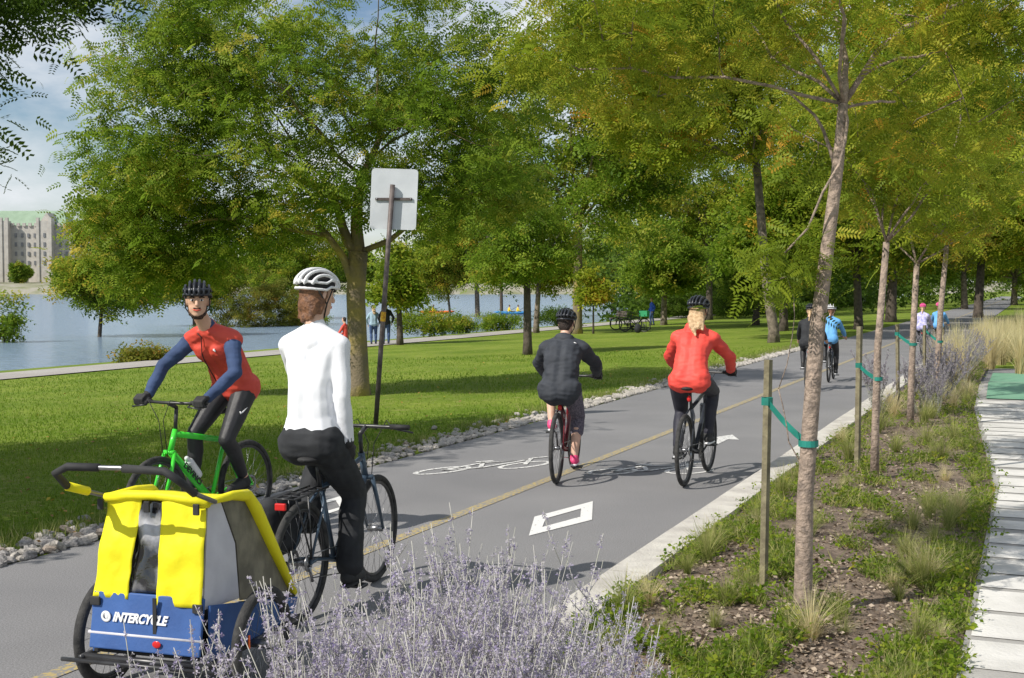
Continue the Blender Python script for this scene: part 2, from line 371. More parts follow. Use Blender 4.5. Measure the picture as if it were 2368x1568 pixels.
def person(label,loc,rz,P,O,vox=.008,group=None,face=True):
    k=P.get('k',1.); root=empty('person',loc,rz,label,'person',group)
    hip=V(P['hip']); sh=V(P['sh']); up=(sh-hip).normalized(); fw=V((0,1,0)).cross(up).normalized()
    yh=P.get('yhip',.092)*k; ys=P.get('ysh',.165)*k; twist=P.get('twist',0); tw=P.get('tw',1.)
    lat=V((math.sin(twist),math.cos(twist),0))
    mid=(hip+sh)/2-fw*P.get('hunch',.03)*k; ch=hip.lerp(sh,.76)-fw*(P.get('hunch',.03)-.03)*k
    hc=V(P['head']); Hm=(Matrix.Rotation(R(P.get('yaw',0)),3,'Z')@Matrix.Rotation(R(P.get('pitch',0)),3,'Y'))
    SH={s:sh+lat*ys*s-up*.062*k for s in(-1,1)}; HP={s:hip+V((0,yh*s,0)) for s in(-1,1)}
    wr={};el={};kn={};an={}
    for s in(-1,1):
        hd=P['hand'][s]
        if hd[0]=='grip': wr[s]=V(hd[1])+V((-.062,0,.028))*k
        else: wr[s]=V(hd[1])
        el[s]=ik(SH[s],wr[s],.29*k,.26*k,V(P.get('epole',{}).get(s,(-.5,.8*s,-.6))))
        an[s]=V(P['ankle'][s]); kn[s]=ik(HP[s],an[s],.435*k,.425*k,V(P.get('kpole',(1,0,.15)))+V((0,.12*s,0)))
    def torso(mb,i):
        mb.cap(HP[-1]*.9+HP[1]*.1,(.106+i)*k,HP[1]*.9+HP[-1]*.1,(.106+i)*k)
        for s in(-1,1):
            mb.cap(hip+V((0,.05*s*k,0))+up*.03,(.1+i)*k*tw,mid+V((0,.05*s*k*tw,0)),(.088+i)*k*tw)
            mb.cap(mid+V((0,.05*s*k*tw,0)),(.088+i)*k*tw,ch+lat*.065*s*k,(.1+i)*k*tw)
            mb.cap(ch+lat*.065*s*k,(.1+i)*k*tw,SH[s]-lat*.03*s*k-up*.01,(.062+i)*k)
            mb.cap(SH[s],(.054+i)*k,sh+up*.02*k,(.052+i)*k)
        mb.cap(SH[-1],(.054+i)*k,SH[1],(.054+i)*k)
        mb.cap(sh-up*.05*k,(.075+i)*k,sh+up*.02*k,(.05+i)*k)
    def arm(mb,s,i,e=1.):
        mb.cap(SH[s],(.055+i)*k,SH[s].lerp(el[s],.4),(.048+i)*k); mb.cap(SH[s].lerp(el[s],.4),(.048+i)*k,el[s],(.039+i)*k)
        mb.cap(el[s],(.039+i)*k,el[s].lerp(wr[s],.3),(.04+i)*k); mb.cap(el[s].lerp(wr[s],.3),(.04+i)*k,el[s].lerp(wr[s],e),(.028+i)*k)
    def leg(mb,s,i,e=1.,ank=.038):
        mb.cap(HP[s],(.096+i)*k,HP[s].lerp(kn[s],.5),(.078+i)*k); mb.cap(HP[s].lerp(kn[s],.5),(.078+i)*k,kn[s],(.056+i)*k)
        d=(an[s]-kn[s]); bk=V((-1,0,0)) ; bk=(bk-d.normalized()*bk.dot(d.normalized())).normalized()
        c1=kn[s]+d*.32*1.+bk*.018*k
        if e>.4:
            mb.cap(kn[s],(.054+i)*k,c1,(.056+i)*k); q=kn[s]+d*e; rr=.056+(ank-.056)*((e-.32)/.68); mb.cap(c1,(.056+i)*k,q,(rr+i)*k)
        else: mb.cap(kn[s],(.054+i)*k,kn[s]+d*e,(.056+i)*k)
    td=V(P.get('toe',V((1,0,-.05)))).normalized()
    b=MB(); torso(b,0)
    for s in(-1,1):
        arm(b,s,0); leg(b,s,0)
        b.cap(an[s],.036*k,an[s]+V((0,0,-.05))*k,.036*k); b.cap(an[s]+V((-.02,0,-.055))*k,.032*k,an[s]+td*.15*k+V((0,0,-.06))*k,.026*k)
        hd=P['hand'][s]
        if vox<.012:
            if hd[0]=='grip': hand_grip(b,V(hd[1]),wr[s],s)
            else: hand_open(b,wr[s],V(hd[2]),V(hd[3]),s,curl=hd[4] if len(hd)>4 else .5)
        else:
            hand_open(b,wr[s],(wr[s]-el[s]),V((.5,0,-1)),s)
    b.cap(sh,.058*k,hc+Hm@V((-.02,0,-.07))*k,.052*k)
    b.ell(hc+Hm@V((-.005,0,.02))*k,V((.098,.077,.1))*k,Hm); b.ell(hc+Hm@V((.02,0,-.045))*k,V((.07,.062,.075))*k,Hm); b.ell(hc+Hm@V((.05,0,-.085))*k,V((.035,.04,.03))*k,Hm)
    b.cap(hc+Hm@V((.088,0,.015))*k,.011*k,hc+Hm@V((.108,0,-.02))*k,.015*k,8)
    for s in(-1,1): b.ell(hc+Hm@V((-.005,.078*s,-.005))*k,V((.02,.012,.033))*k,Hm,10,8)
    bo=b.build('body',O.get('skin','skin'),root,vox=vox,sm=2)
    if face:
        for s in(-1,1):
            MB().ell(hc+Hm@V((.083,.031*s,.012))*k,V((.012,.014,.008))*k,Hm,10,8).build('eye','white',bo)
            MB().ell(hc+Hm@V((.0915,.031*s,.012))*k,V((.006,.0075,.0075))*k,Hm,8,6).build('iris','darkhair',bo)
            MB().tube([hc+Hm@V((.095,.016*s,.03))*k,hc+Hm@V((.094,.033*s,.036))*k,hc+Hm@V((.081,.05*s,.03))*k],.0055*k,6).build('eyebrow','darkhair',bo)
        MB().tube([hc+Hm@V((.083,-.028,-.054))*k,hc+Hm@V((.098,0,-.061))*k,hc+Hm@V((.083,.028,-.054))*k],[.003,.006,.003],6).build('mouth','redvest',bo)
    if O.get('bottom'):
        p=MB(); i=O.get('bi',.008)
        p.cap(HP[-1]*.9+HP[1]*.1,(.11+i)*k,HP[1]*.9+HP[-1]*.1,(.11+i)*k)
        for s in(-1,1):
            leg(p,s,i,O.get('blen',.93),O.get('bank',.038)); p.cap(hip+V((0,.05*s*k,0)),(.106+i)*k,hip.lerp(sh,.2)+V((0,.05*s*k*tw,0)),(.094+i*.5)*k*tw)
        O['_bottom']=p.build(O.get('bname','trousers'),O['bottom'],root,vox=vox*1.15,wr=O.get('bwr',.004))
    if O.get('top'):
        t=MB(); i=O.get('ti',.014); torso(t,i)
        hm=O.get('hem',0)
        for s in(-1,1):
            arm(t,s,i*.8,O.get('sleeve',.96))
            if hm: t.cap(hip+V((0,.055*s*k,0))-up*hm,(.112+i)*k,hip+V((0,.05*s*k,0))+up*.1,(.098+i)*k)
        t.cap(sh,.068*k,sh.lerp(hc,.22),(.056+i*.5)*k)
        if O.get('hood'): t.ell(sh-fw*.06*k+up*.03,V((.06,.11,.055))*k); t.ell(sh-fw*.07*k-up*.015,V((.05,.1,.065))*k)
        O['_top']=t.build(O.get('tname','jacket'),O['top'],root,vox=vox*1.15,wr=O.get('twr',.005),wsc=O.get('wsc',9))
    if O.get('vest'):
        t=MB(); torso(t,O.get('ti',.014)+.008)
        for s in(-1,1):
            t.cap(hip+V((0,.05*s*k,0))+up*.02,.122*k,hip+V((0,.05*s*k,0))+up*.1,.115*k)
            t.cap(sh+lat*.055*s*k-fw*.02,.03*k,sh+lat*.045*s*k+fw*.045*k+up*.045*k,.022*k)
        t.cap(sh-fw*.04*k,.06*k,sh-fw*.035*k+up*.05*k,.045*k)
        O['_vest']=t.build('vest',O['vest'],root,vox=vox*1.15,wr=.007)
    if O.get('glove'):
        for s in(-1,1):
            g=MB(); hd=P['hand'][s]
            if hd[0]=='grip': hand_grip(g,V(hd[1]),wr[s],s,.004)
            else: hand_open(g,wr[s],V(hd[2]),V(hd[3]),s,.004,curl=hd[4] if len(hd)>4 else .5)
            g.cap(wr[s],.036*k,wr[s].lerp(el[s],.12),.037*k)
            g.build('glove',O['glove'],root,vox=.0065,sm=1)
    for s in(-1,1):
        if O.get('shoe'):
            g=MB(); g.cap(an[s]+V((-.025,0,-.045))*k,.043*k,an[s]+td*.05*k+V((0,0,-.045))*k,.044*k); g.cap(an[s]+td*.05*k+V((0,0,-.05))*k,.043*k,an[s]+td*.165*k+V((0,0,-.062))*k,.031*k); g.cap(an[s]+V((0,0,-.01)),.046*k,an[s]+V((0,0,-.04)),.045*k)
            so=g.build('shoe',O['shoe'],root,vox=.011)
            g=MB(); g.cap(an[s]+V((-.035,0,-.088))*k,.036*k,an[s]+td*.17*k+V((0,0,-.088))*k,.033*k)
            q=g.build('sole',O.get('sole','white'),so)
            for vv in q.data.vertices:
                m_=an[s].z-.088*k; vv.co.z=m_+(vv.co.z-m_)*.4
    hr=O.get('hair')
    if hr:
        h=MB(); h.ell(hc+Hm@V((-.022,0,.025))*k,V((.09,.083,.1))*k,Hm)
        st=O.get('style','short')
        if st=='neck':
            h.ell(hc+Hm@V((-.045,0,-.04))*k,V((.062,.08,.085))*k,Hm)
            for s in(-1,-.5,0,.5,1): h.cap(hc+Hm@V((-.05,.042*s,-.07))*k,.037*k,hc+Hm@V((-.07-.015*(s==0),.055*s,-.15+.02*abs(s)))*k,.013*k)
            for s in(-1,1): h.cap(hc+Hm@V((.0,.073*s,.0))*k,.018*k,hc+Hm@V((-.02,.073*s,-.1))*k,.013*k)
        elif st=='short': h.ell(hc+Hm@V((-.05,0,-.02))*k,V((.05,.068,.08))*k,Hm)
        elif st=='long':
            h.ell(hc+Hm@V((-.055,0,-.04))*k,V((.06,.083,.09))*k,Hm)
            for s in(-1,0,1): h.cap(hc+Hm@V((-.085,.04*s,-.07))*k,.045*k,sh-fw*.165*k+V((0,.035*s-.025,.0))*k+up*-.03,.026*k)
            h.cap(hc+Hm@V((-.09,-.06,-.07))*k,.035*k,sh-fw*.16*k+V((0,-.1*k,0))-up*.05,.014*k)
            h.cap(sh-fw*.165*k-up*.03,.03*k,sh-fw*.16*k-up*.12+V((0,-.04,0)),.012*k)
        elif st=='pony':
            h.ell(hc+Hm@V((-.05,0,-.02))*k,V((.05,.068,.08))*k,Hm)
            h.cap(hc+Hm@V((-.09,0,-.04))*k,.025*k,sh-fw*.12*k+V((0,.01,-.05*k)),.018*k)
        h.build('hair',hr,bo,vox=max(.009,vox),wr=.004,wsc=20)
    if O.get('beard'):
        h=MB(); h.ell(hc+Hm@V((.043,0,-.094))*k,V((.038,.046,.028))*k,Hm)
        for s in(-1,1): h.cap(hc+Hm@V((.008,.062*s,-.03))*k,.010,hc+Hm@V((.04,.046*s,-.088))*k,.016)
        h.cap(hc+Hm@V((.086,-.024,-.045))*k,.0065,hc+Hm@V((.086,.024,-.045))*k,.0065)
        h.build('beard',O['beard'],bo,vox=.006,wr=.002,wsc=60)
    if O.get('helmet'): helmet(root,hc,Hm,O['helmet'][0],O['helmet'][1],k*O.get('hk',1.))
    return root
def rz_of(v): return math.atan2(v[1],v[0])
def ank(p,s): return V((p.x-.085,s*.115,p.z+.115))
# --- rider 1 on the green bicycle, coming towards the camera
p1=V((-2.10,9.85,0)); r1=rz_of((-.41,-.91))
bk1,pr,pl=bike('bright green bicycle ridden towards the camera by the bearded cyclist',p1,r1,'green',sz=.96,bz=1.06,phi=-12,light=False,fat=1.35)
mx=Matrix(((-.7433,-.669,0,.69),(0,0,1,.032),(-.669,.7433,0,.515),(0,0,0,1)))
text_mesh('DEVINCI',.06,mx,'black','lettering',bk1,bold=.002,sx=1.1)
q=MB().cap((.60,.0,.50),.036,(.69,.0,.60),.034); q.cap((.70,0,.61),.022,(.72,0,.633),.018); q.build('water_bottle','white',bk1)
P1=dict(k=1.03,hip=(.24,.09,1.13),sh=(.58,.11,1.555),head=(.73,.12,1.79),yaw=36,pitch=2,ysh=.17,tw=.97,hand={-1:('grip',(.885,-.27,1.065)),1:('grip',(.885,.27,1.065))},ankle={-1:ank(pr,-1),1:ank(pl,1)},epole={-1:(-.1,-1,-.1),1:(-.1,1,-.1)})
O1=dict(top='navy',vest='redvest',bottom='tights',bi=.003,blen=.9,bwr=.002,glove='black',shoe='black',sole='black',hair='darkhair',beard='beard',helmet=('darkbike','black'),skin='skin',tname='pullover',bname='tights',ti=.012,twr=.007,hk=.97)
person('bearded person in red vest over navy sleeves riding the green bicycle',p1,r1,P1,O1,vox=.007)
decal(O1['_vest'],[[(.80,.16+dx,1.40+dz) for dx,dz in ((0,0),(.012,.02),(.025,0),(.037,.02),(.05,0))],[(.80,.16+dx,1.36+dz) for dx,dz in ((0,0),(.02,.012),(.045,0))],[(.80,.17+dx,1.33) for dx in (0,.03)]],.0045,'chest_print','mark',O1['_vest'])
decal(O1['_vest'],[[(.80,.10,1.52),(.82,.10,1.42),(.78,.10,1.3),(.7,.09,1.18),(.6,.09,1.08)]],.004,'zip','black',O1['_vest'])
decal(O1['_bottom'],[[(.45,.3,.98),(.43,.3,.955),(.40,.3,.96),(.35,.3,.99)]],[.004,.009,.006,.002],'logo','mark',O1['_bottom'])
# --- rider 2 white shirt with trailer
p2=V((-1.19,7.0,0)); r2=R(90-17)
bk2,pr,pl=bike('dark grey touring bicycle with rear rack towing the yellow child trailer',p2,r2,'bluebike',sz=.93,bz=1.02,phi=-75,rack=True,light=False)
P2=dict(k=1.04,hip=(.19,.02,1.0),sh=(.28,.04,1.62),head=(.33,.045,1.845),yaw=-30,pitch=6,ysh=.152,yhip=.082,tw=.88,hand={-1:('open',(.26,-.175,1.0),(.35,.1,-.85),(.5,.7,-.2),.45),1:('grip',(.87,.27,1.025))},ankle={-1:ank(pr,-1),1:ank(pl,1)},epole={-1:(-.8,-.25,0),1:(-.3,.6,-.8)})
O2=dict(top='white_shirt',bottom='blackcloth',bi=.02,blen=.93,bank=.06,bwr=.007,glove='black',shoe='black',sole='black',hair='brownhair',style='neck',helmet=('white','black'),tname='shirt',ti=.009,twr=.005,hem=-.03,skin='skin2',hk=.97,wsc=5)
person('person in white long sleeved shirt and black trousers towing the child trailer',p2,r2,P2,O2,vox=.008)
pb=MB(); pb.cap((-.1,.13,.45),.075,(.1,.13,.45),.075); pb.cap((-.12,.13,.66),.07,(.13,.13,.66),.07); pb.cap((-.1,.13,.45),.075,(-.12,.13,.66),.07); pb.cap((.1,.13,.45),.075,(.13,.13,.66),.07); pb.cap((0,.13,.45),.075,(0,.13,.66),.07)
o=pb.build('pannier','blackcloth',vox=.014,wr=.006); o.location=p2; o.rotation_euler=(0,0,r2); tag(o,'black pannier bag hanging on the left of the rear rack beside the trailer','bag')
# --- rider 3 charcoal jacket
p3=V((.43,12.0,0)); r3=R(90-12)
bk3,pr,pl=bike('dark red bicycle ridden away by the cyclist in the charcoal jacket',p3,r3,'redbike',sz=.84,bz=.98,phi=-92)
P3=dict(k=.95,hip=(.16,0,.90),sh=(.45,.0,1.33),head=(.55,0,1.53),yaw=-8,pitch=8,yhip=.115,ysh=.18,tw=1.08,hunch=.05,hand={-1:('grip',(.885,-.27,.985)),1:('grip',(.885,.27,.985))},ankle={-1:ank(pr,-1),1:ank(pl,1)},epole={-1:(-.4,-1,-.2),1:(-.4,1,-.2)})
O3=dict(top='greyjacket',hood=True,hem=.03,ti=.034,twr=.014,bottom='greytights',bi=.018,blen=.38,bwr=.004,glove='black',shoe='pink',sole='white',hair='darkhair',helmet=('darkbike','black'),bname='leggings',skin='skin2')
person('person in charcoal hooded jacket and short grey leggings with pink shoes',p3,r3,P3,O3,vox=.009)
j=O3['_top']; decal(j,[[(.30,-.12,1.38),(.30,-.16,1.38)],[(.30,-.12,1.365),(.30,-.16,1.365)]],.005,'logo','mark',j)
# --- rider 4 red jacket
p4=V((1.64,11.85,0)); r4=R(90-21)
bk4,pr,pl=bike('dark blue bicycle ridden away by the cyclist in the bright red jacket',p4,r4,'darkbike',sz=.94,bz=1.03,phi=18,fat=1.1)
P4=dict(k=1.0,hip=(.18,0,1.0),sh=(.46,0,1.44),head=(.56,0,1.65),yaw=-6,pitch=6,yhip=.105,ysh=.172,tw=1.0,hunch=.04,hand={-1:('grip',(.885,-.27,1.035)),1:('grip',(.885,.27,1.035))},ankle={-1:ank(pr,-1),1:ank(pl,1)},epole={-1:(-.4,-1,-.2),1:(-.4,1,-.2)})
O4=dict(top='redjacket',hood=True,hem=-.02,ti=.023,twr=.012,bottom='navytights',bi=.01,blen=.93,bwr=.003,glove='black',shoe='black',sole='white',hair='blondhair',style='long',helmet=('darkbike','black'),bname='leggings')
person('person in bright red hooded jacket with long blond hair riding away',p4,r4,P4,O4,vox=.009)
# --- far riders
def far_rider(lb,lp,p,ang,k,top,bot,hel,hair,style,fm,helm2='black',yaw=0,legs=-60):
    rz=R(90-ang); b,pr,pl=bike(lb,p,rz,fm,sz=.9,bz=1.0,phi=legs,far=True); b.scale=(k,)*3
    P=dict(k=.97,hip=(.17,0,.97),sh=(.42,0,1.40),head=(.5,0,1.61),yaw=yaw,pitch=6,hand={-1:('grip',(.885,-.27,1.0)),1:('grip',(.885,.27,1.0))},ankle={-1:ank(pr,-1),1:ank(pl,1)})
    O=dict(top=top,ti=.022,bottom=bot,bi=.012,shoe='black',hair=hair,style=style,helmet=(hel,helm2))
    q=person(lp,p,rz,P,O,vox=.016,face=False); q.scale=(k,)*3
    return q
far_rider('dark bicycle under the far cyclist in the light blue jacket','person in light blue jacket and white helmet cycling away in the distance',gnd(1916,884),20,.88,'bluejacket','tights','white','brownhair','pony','darkbike')
far_rider('dark bicycle under the far cyclist in black behind the young tree','person in black with ponytail cycling beside the light blue jacket',gnd(1866,905),20,.9,'blackcloth','tights','darkbike','blondhair','pony','darkbike')
far_rider('small bicycle of the left child in pink helmet beyond the bed','child in pink helmet and patterned jacket, left of the far pair',gnd(2130,826),22,.82,'purplejacket','tights','pinkhelmet','blondhair','pony','bluebike','pinkhelmet')
far_rider('small bicycle of the right child in pink helmet beyond the bed','child in pink helmet turning sideways, right of the far pair',gnd(2168,818),24,.82,'bluejacket','tights','pinkhelmet','brownhair','pony','bluebike','pinkhelmet',yaw=-40)
def stander(lp,p,rz,top,bot,hair,style='short',k=1.,sit=False,helm=None):
    P=dict(k=1.,hip=(0,0,.93),sh=(.02,0,1.43),head=(.05,0,1.67),yaw=0,pitch=4,kpole=(1,0,0),hand={-1:('open',(.12,-.25,.92),(.2,0,-1),(0,1,0)),1:('open',(.1,.25,.92),(.2,0,-1),(0,-1,0))},ankle={-1:V((.02,-.1,.09)),1:V((-.08,.1,.09))})
    if sit: P.update(hip=(0,0,.5),sh=(.05,0,.98),head=(.1,0,1.22),ankle={-1:V((.5,-.12,.09)),1:V((.46,.12,.09))},hand={-1:('open',(.35,-.18,.62),(1,0,-.3),(0,0,-1)),1:('open',(.35,.18,.62),(1,0,-.3),(0,0,-1))})
    O=dict(top=top,ti=.02,bottom=bot,bi=.012,shoe='black',sole='black',hair=hair,style=style)
    if helm: O['helmet']=(helm,'black')
    q=person(lp,p,rz,P,O,vox=.018,face=False); q.scale=(k,)*3; return q
M['jeans']=mat('jeans',(.03,.06,.14),(.05,.09,.2),rough=.85)
M['paleblue']=mat('pale_blue_cloth',(.32,.45,.55),rough=.85)
M['brightblue']=mat('bright_blue_cloth',(.03,.1,.6),rough=.8)
stander('person in pale blue top and jeans standing on the far footpath',land(864,797),R(100),'paleblue','jeans','blondhair','long',.97)
stander('person in dark jacket and jeans standing on the far footpath behind the pole',land(893,797),R(95),'blackcloth','jeans','darkhair',k=1.04)
stander('seated person in rust coloured top behind the big tree trunk',land(800,805),R(150),'redvest','jeans','darkhair',sit=True,k=.95)
stander('person in bright blue top standing behind the parked bicycles',land(1508,752),R(200),'brightblue','jeans','brownhair',k=.95)
print('people',time.time()-T0)
# ------------------------------------------------------------ trailer
tp=V((-1.53,5.80,0)); tr=R(90-17)
TR=empty('child_trailer',tp,tr,'yellow and blue child bicycle trailer towed behind the white shirted cyclist','trailer')
y=.28
rear=lambda z:-.32+(z-.28)*.17
t=MB(); t.prism([(rear(.28),-y,.28),(rear(.28),y,.28),(rear(.53),y,.53),(rear(.53),-y,.53)],-.02)
t.build('rear_panel','blue',TR,smooth=False,bevel=.006)
for s in(-1,1):
    t=MB(); t.prism([(rear(.50)+.004,s*(y+.01),.50),(rear(.50)+.004,s*(y+.01),.25),(.5,s*(y+.01),.25),(.56,s*(y+.01),.34),(.1,s*(y+.01),.43)],-.012*s)
    t.build('side_skirt','blue',TR,smooth=False)
MB().box((.1,0,.262),(.8,2*y,.012)).build('floor_panel','black',TR,smooth=False)
def rp(yy,z,o=0): return V((rear(z)+o,yy,z))
def sheet_grid(c00,c10,c11,c01,nu,nv,amp,seed,th=.004):
    mb=MB(); vs=[];fs=[]; n=(c10-c00).cross(c01-c00).normalized()
    for j in range(nv+1):
        for i in range(nu+1):
            u=i/nu;v=j/nv; p=(c00*(1-u)+c10*u)*(1-v)+(c01*(1-u)+c11*u)*v
            p=p+n*(noise.noise(V((u*2.3+seed,v*3.1,seed)))*amp +noise.noise(V((u*5+seed,v*9,seed+3)))*amp*.3+ math.sin(u*math.pi)*math.sin(v*math.pi)*amp*.6)
            vs.append(p)
    m=len(vs); vs+= [p-n*th for p in vs]
    w=nu+1
    for j in range(nv):
        for i in range(nu):
            a=j*w+i; fs.append((a,a+1,a+w+1,a+w)); fs.append((m+a,m+a+w,m+a+w+1,m+a+1))
    for i in range(nu): fs.append((i,m+i,m+i+1,i+1)); a=nv*w+i; fs.append((a,a+1,m+a+1,m+a))
    for j in range(nv): a=j*w; fs.append((a,a+w,m+a+w,m+a)); a=j*w+nu; fs.append((a,m+a,m+a+w,a+w))
    return mb.add(vs,fs)
ztop=.955
sheet_grid(rp(.282,.505,-.022),rp(.10,.505,-.022),rp(.075,ztop,-.014),rp(.25,ztop,-.014),14,24,.02,1).build('yellow_cover','yellow',TR)
sheet_grid(rp(-.045,.49,-.022),rp(-.275,.49,-.022),rp(-.25,ztop,-.014),rp(-.03,ztop,-.014),14,24,.02,5).build('yellow_cover','yellow',TR)
sheet_grid(rp(.10,.535,-.006),rp(-.045,.535,-.006),rp(-.03,ztop-.01,-.006),rp(.075,ztop-.01,-.006),12,20,.02,9).build('rear_window','clear',TR)
MB().tube([rp(.265,.94,-.01),rp(.14,.958,-.016),rp(0,.962,-.012),rp(-.14,.955,-.016),rp(-.265,.94,-.01)],.022,10).build('cover_fold','yellow',TR)
sheet_grid(V((-.20,.265,.95)),V((-.20,-.265,.95)),V((.13,-.25,.92)),V((.13,.25,.92)),8,8,-.014,3).build('roof','yellow',TR)
sheet_grid(V((.13,.25,.92)),V((.13,-.25,.92)),V((.58,-.24,.36)),V((.58,.24,.36)),8,10,.008,4).build('front_cover','mesh',TR)
for s in(-1,1):
    yy=s*(y-.012)
    MB().prism([(rear(.48),yy*1.02,.48),(-.2,yy*.93,.94),(-.1,yy*.93,.94),(-.0,yy*1.0,.72),(.02,yy*1.03,.46)],.008*(-s)).build('side_panel','grey',TR,smooth=False)
    MB().prism([(.025,yy*1.02,.45),(.005,yy*1.0,.72),(-.095,yy*.93,.935),(.12,yy*.92,.915),(.54,yy*.95,.38),(.3,yy*1.0,.40)],.006*(-s)).build('side_window','mesh',TR,smooth=False)
    MB().tube([(-.19,yy*.96,.945),(.0,yy*.96,.94),(.13,yy*.96,.92),(.21,yy*.96,.84),(.37,yy*.97,.63),(.59,yy*.98,.35)],[.016,.022,.03,.036,.032,.022],8).build('edge_trim','yellow',TR)
    MB().tube([(.58,yy,.34),(.3,yy*1.06,.385),(.0,yy*1.08,.44)],.012,6).build('piping','black',TR)
MB().tube([rp(.29,.35,-.014),rp(-.29,.35,-.014)],.009,6).build('reflective_stripe','grey',TR)
MB().box(rp(-.05,.44,-.03),(.006,.018,.17)).build('buckle_strap','black',TR,smooth=False)
for yy in(.27,.03,-.22): MB().box(rp(yy,.915,-.04),(.012,.03,.05)).build('buckle','black',TR,smooth=False,bevel=.004)
for yy in(.26,-.26): MB().box(rp(yy,.49,-.03),(.012,.05,.04)).build('buckle','black',TR,smooth=False,bevel=.004)
ex=V((0,-1,0)); ey=V((.17,0,1)).normalized(); ez=ex.cross(ey)
cc=rp(.03,.425,-.026)
mw=Matrix(((ex.x,ey.x,ez.x,cc.x),(ex.y,ey.y,ez.y,cc.y),(ex.z,ey.z,ez.z,cc.z),(0,0,0,1)))
text_mesh('INTERCYCLE',.055,mw,'mark','lettering',TR,shear=.3,bold=.0025,sx=.86)
em=MB(); e0=rp(.2,.425,-.027)
em.torus(e0,.019,.007,24,6,rot=Matrix.Rotation(R(90),3,'Z'),fl=.3); em.ell(e0+V((0,-.004,.004)),(.003,.011,.016)); em.build('emblem','mark',TR)
MB().ell(rp(-.07,.325,-.03),(.004,.022,.016)).build('badge','red',TR)
f=MB(); f.tube([(-.33,-.31,.24),(-.33,.31,.24)],.017,8)
for s in(-1,1): f.tube([(-.36,.31*s,.24),(.55,.31*s,.24)],.014,8)
f.tube([(0,-.45,.255),(0,.45,.255)],.012,8); f.tube([(.55,-.31,.24),(.55,.31,.24)],.014,8)
f.tube([(-.37,.4,.23),(-.36,-.4,.23)],.010,6); f.build('chassis','bmetal',TR)
for s in(-1,1): wheel(TR,0,r=.265,spk=20,y=.405*s,tw=.026)
MB().box((-.17,-.43,.32),(.01,.006,.06)).build('wheel_reflector','orange',TR,smooth=False)
MB().tube([(.5,.31,.24),(.75,.30,.27),(1.0,.12,.33),(1.2,.09,.345)],.014,8).build('tow_arm','bmetal',TR)
hz=1.12
pts=[(-.20,.285,.945),(-.42,.32,1.02),(-.50,.32,1.09),(-.50,.26,hz),(-.50,0,hz+.005),(-.50,-.22,hz),(-.50,-.28,1.09),(-.38,-.29,1.01),(-.20,-.285,.945)]
hd=MB().tube(pts,.011,10).build('push_handle','metal',TR)
MB().tube(pts[1:4]+[(-.50,.1,hz+.003)],.018,10).build('grip','black',hd)
MB().tube([(-.50,-.02,hz+.004)]+pts[5:8],.018,10).build('grip','black',hd)
MB().tube([V((-.42,.32,1.02)),V((-.30,.302,.98))],.0205,10).build('handle_sleeve','yellow',hd)
# ------------------------------------------------------------ sign
sb=gnd(868,985); S=empty('road_sign',sb,0,'rectangular sign on a leaning brown pole, seen from its blank back','sign')
tt=at(908,427,sb.y)-sb
MB().tube([(0,0,-.05),tt*.33,tt*.66,tt],.034,10).build('pole','pole',S)
c=at(910,460,sb.y)-sb; ax=tt.normalized()
hw=.315;hh=.41;pl_=[]
for cx,cy,a0 in((1,1,0),(-1,1,90),(-1,-1,180),(1,-1,270)):
    for a in range(0,91,30):
        u=cx*(hw-.05)+.05*math.cos(R(a0+a)); v=cy*(hh-.05)+.05*math.sin(R(a0+a)); pl_.append(c+V((0,.05,0))+V((u+v*ax.x*.6,0,v-u*.03)))
MB().prism(pl_,-.004).build('sign_plate','alu',S,smooth=False)
MB().box(c+V((0,.036,0)),(.5,.012,.035)).build('bracket','pole',S,smooth=False)
for u in(-.23,.23): MB().ell(c+V((u,.028,0)),(.012,.01,.012),None,8,6).build('bolt','metal',S)
MB().tube([tt*.435,tt*.475],.0355,12,cap=False).build('sticker','sticker',S)
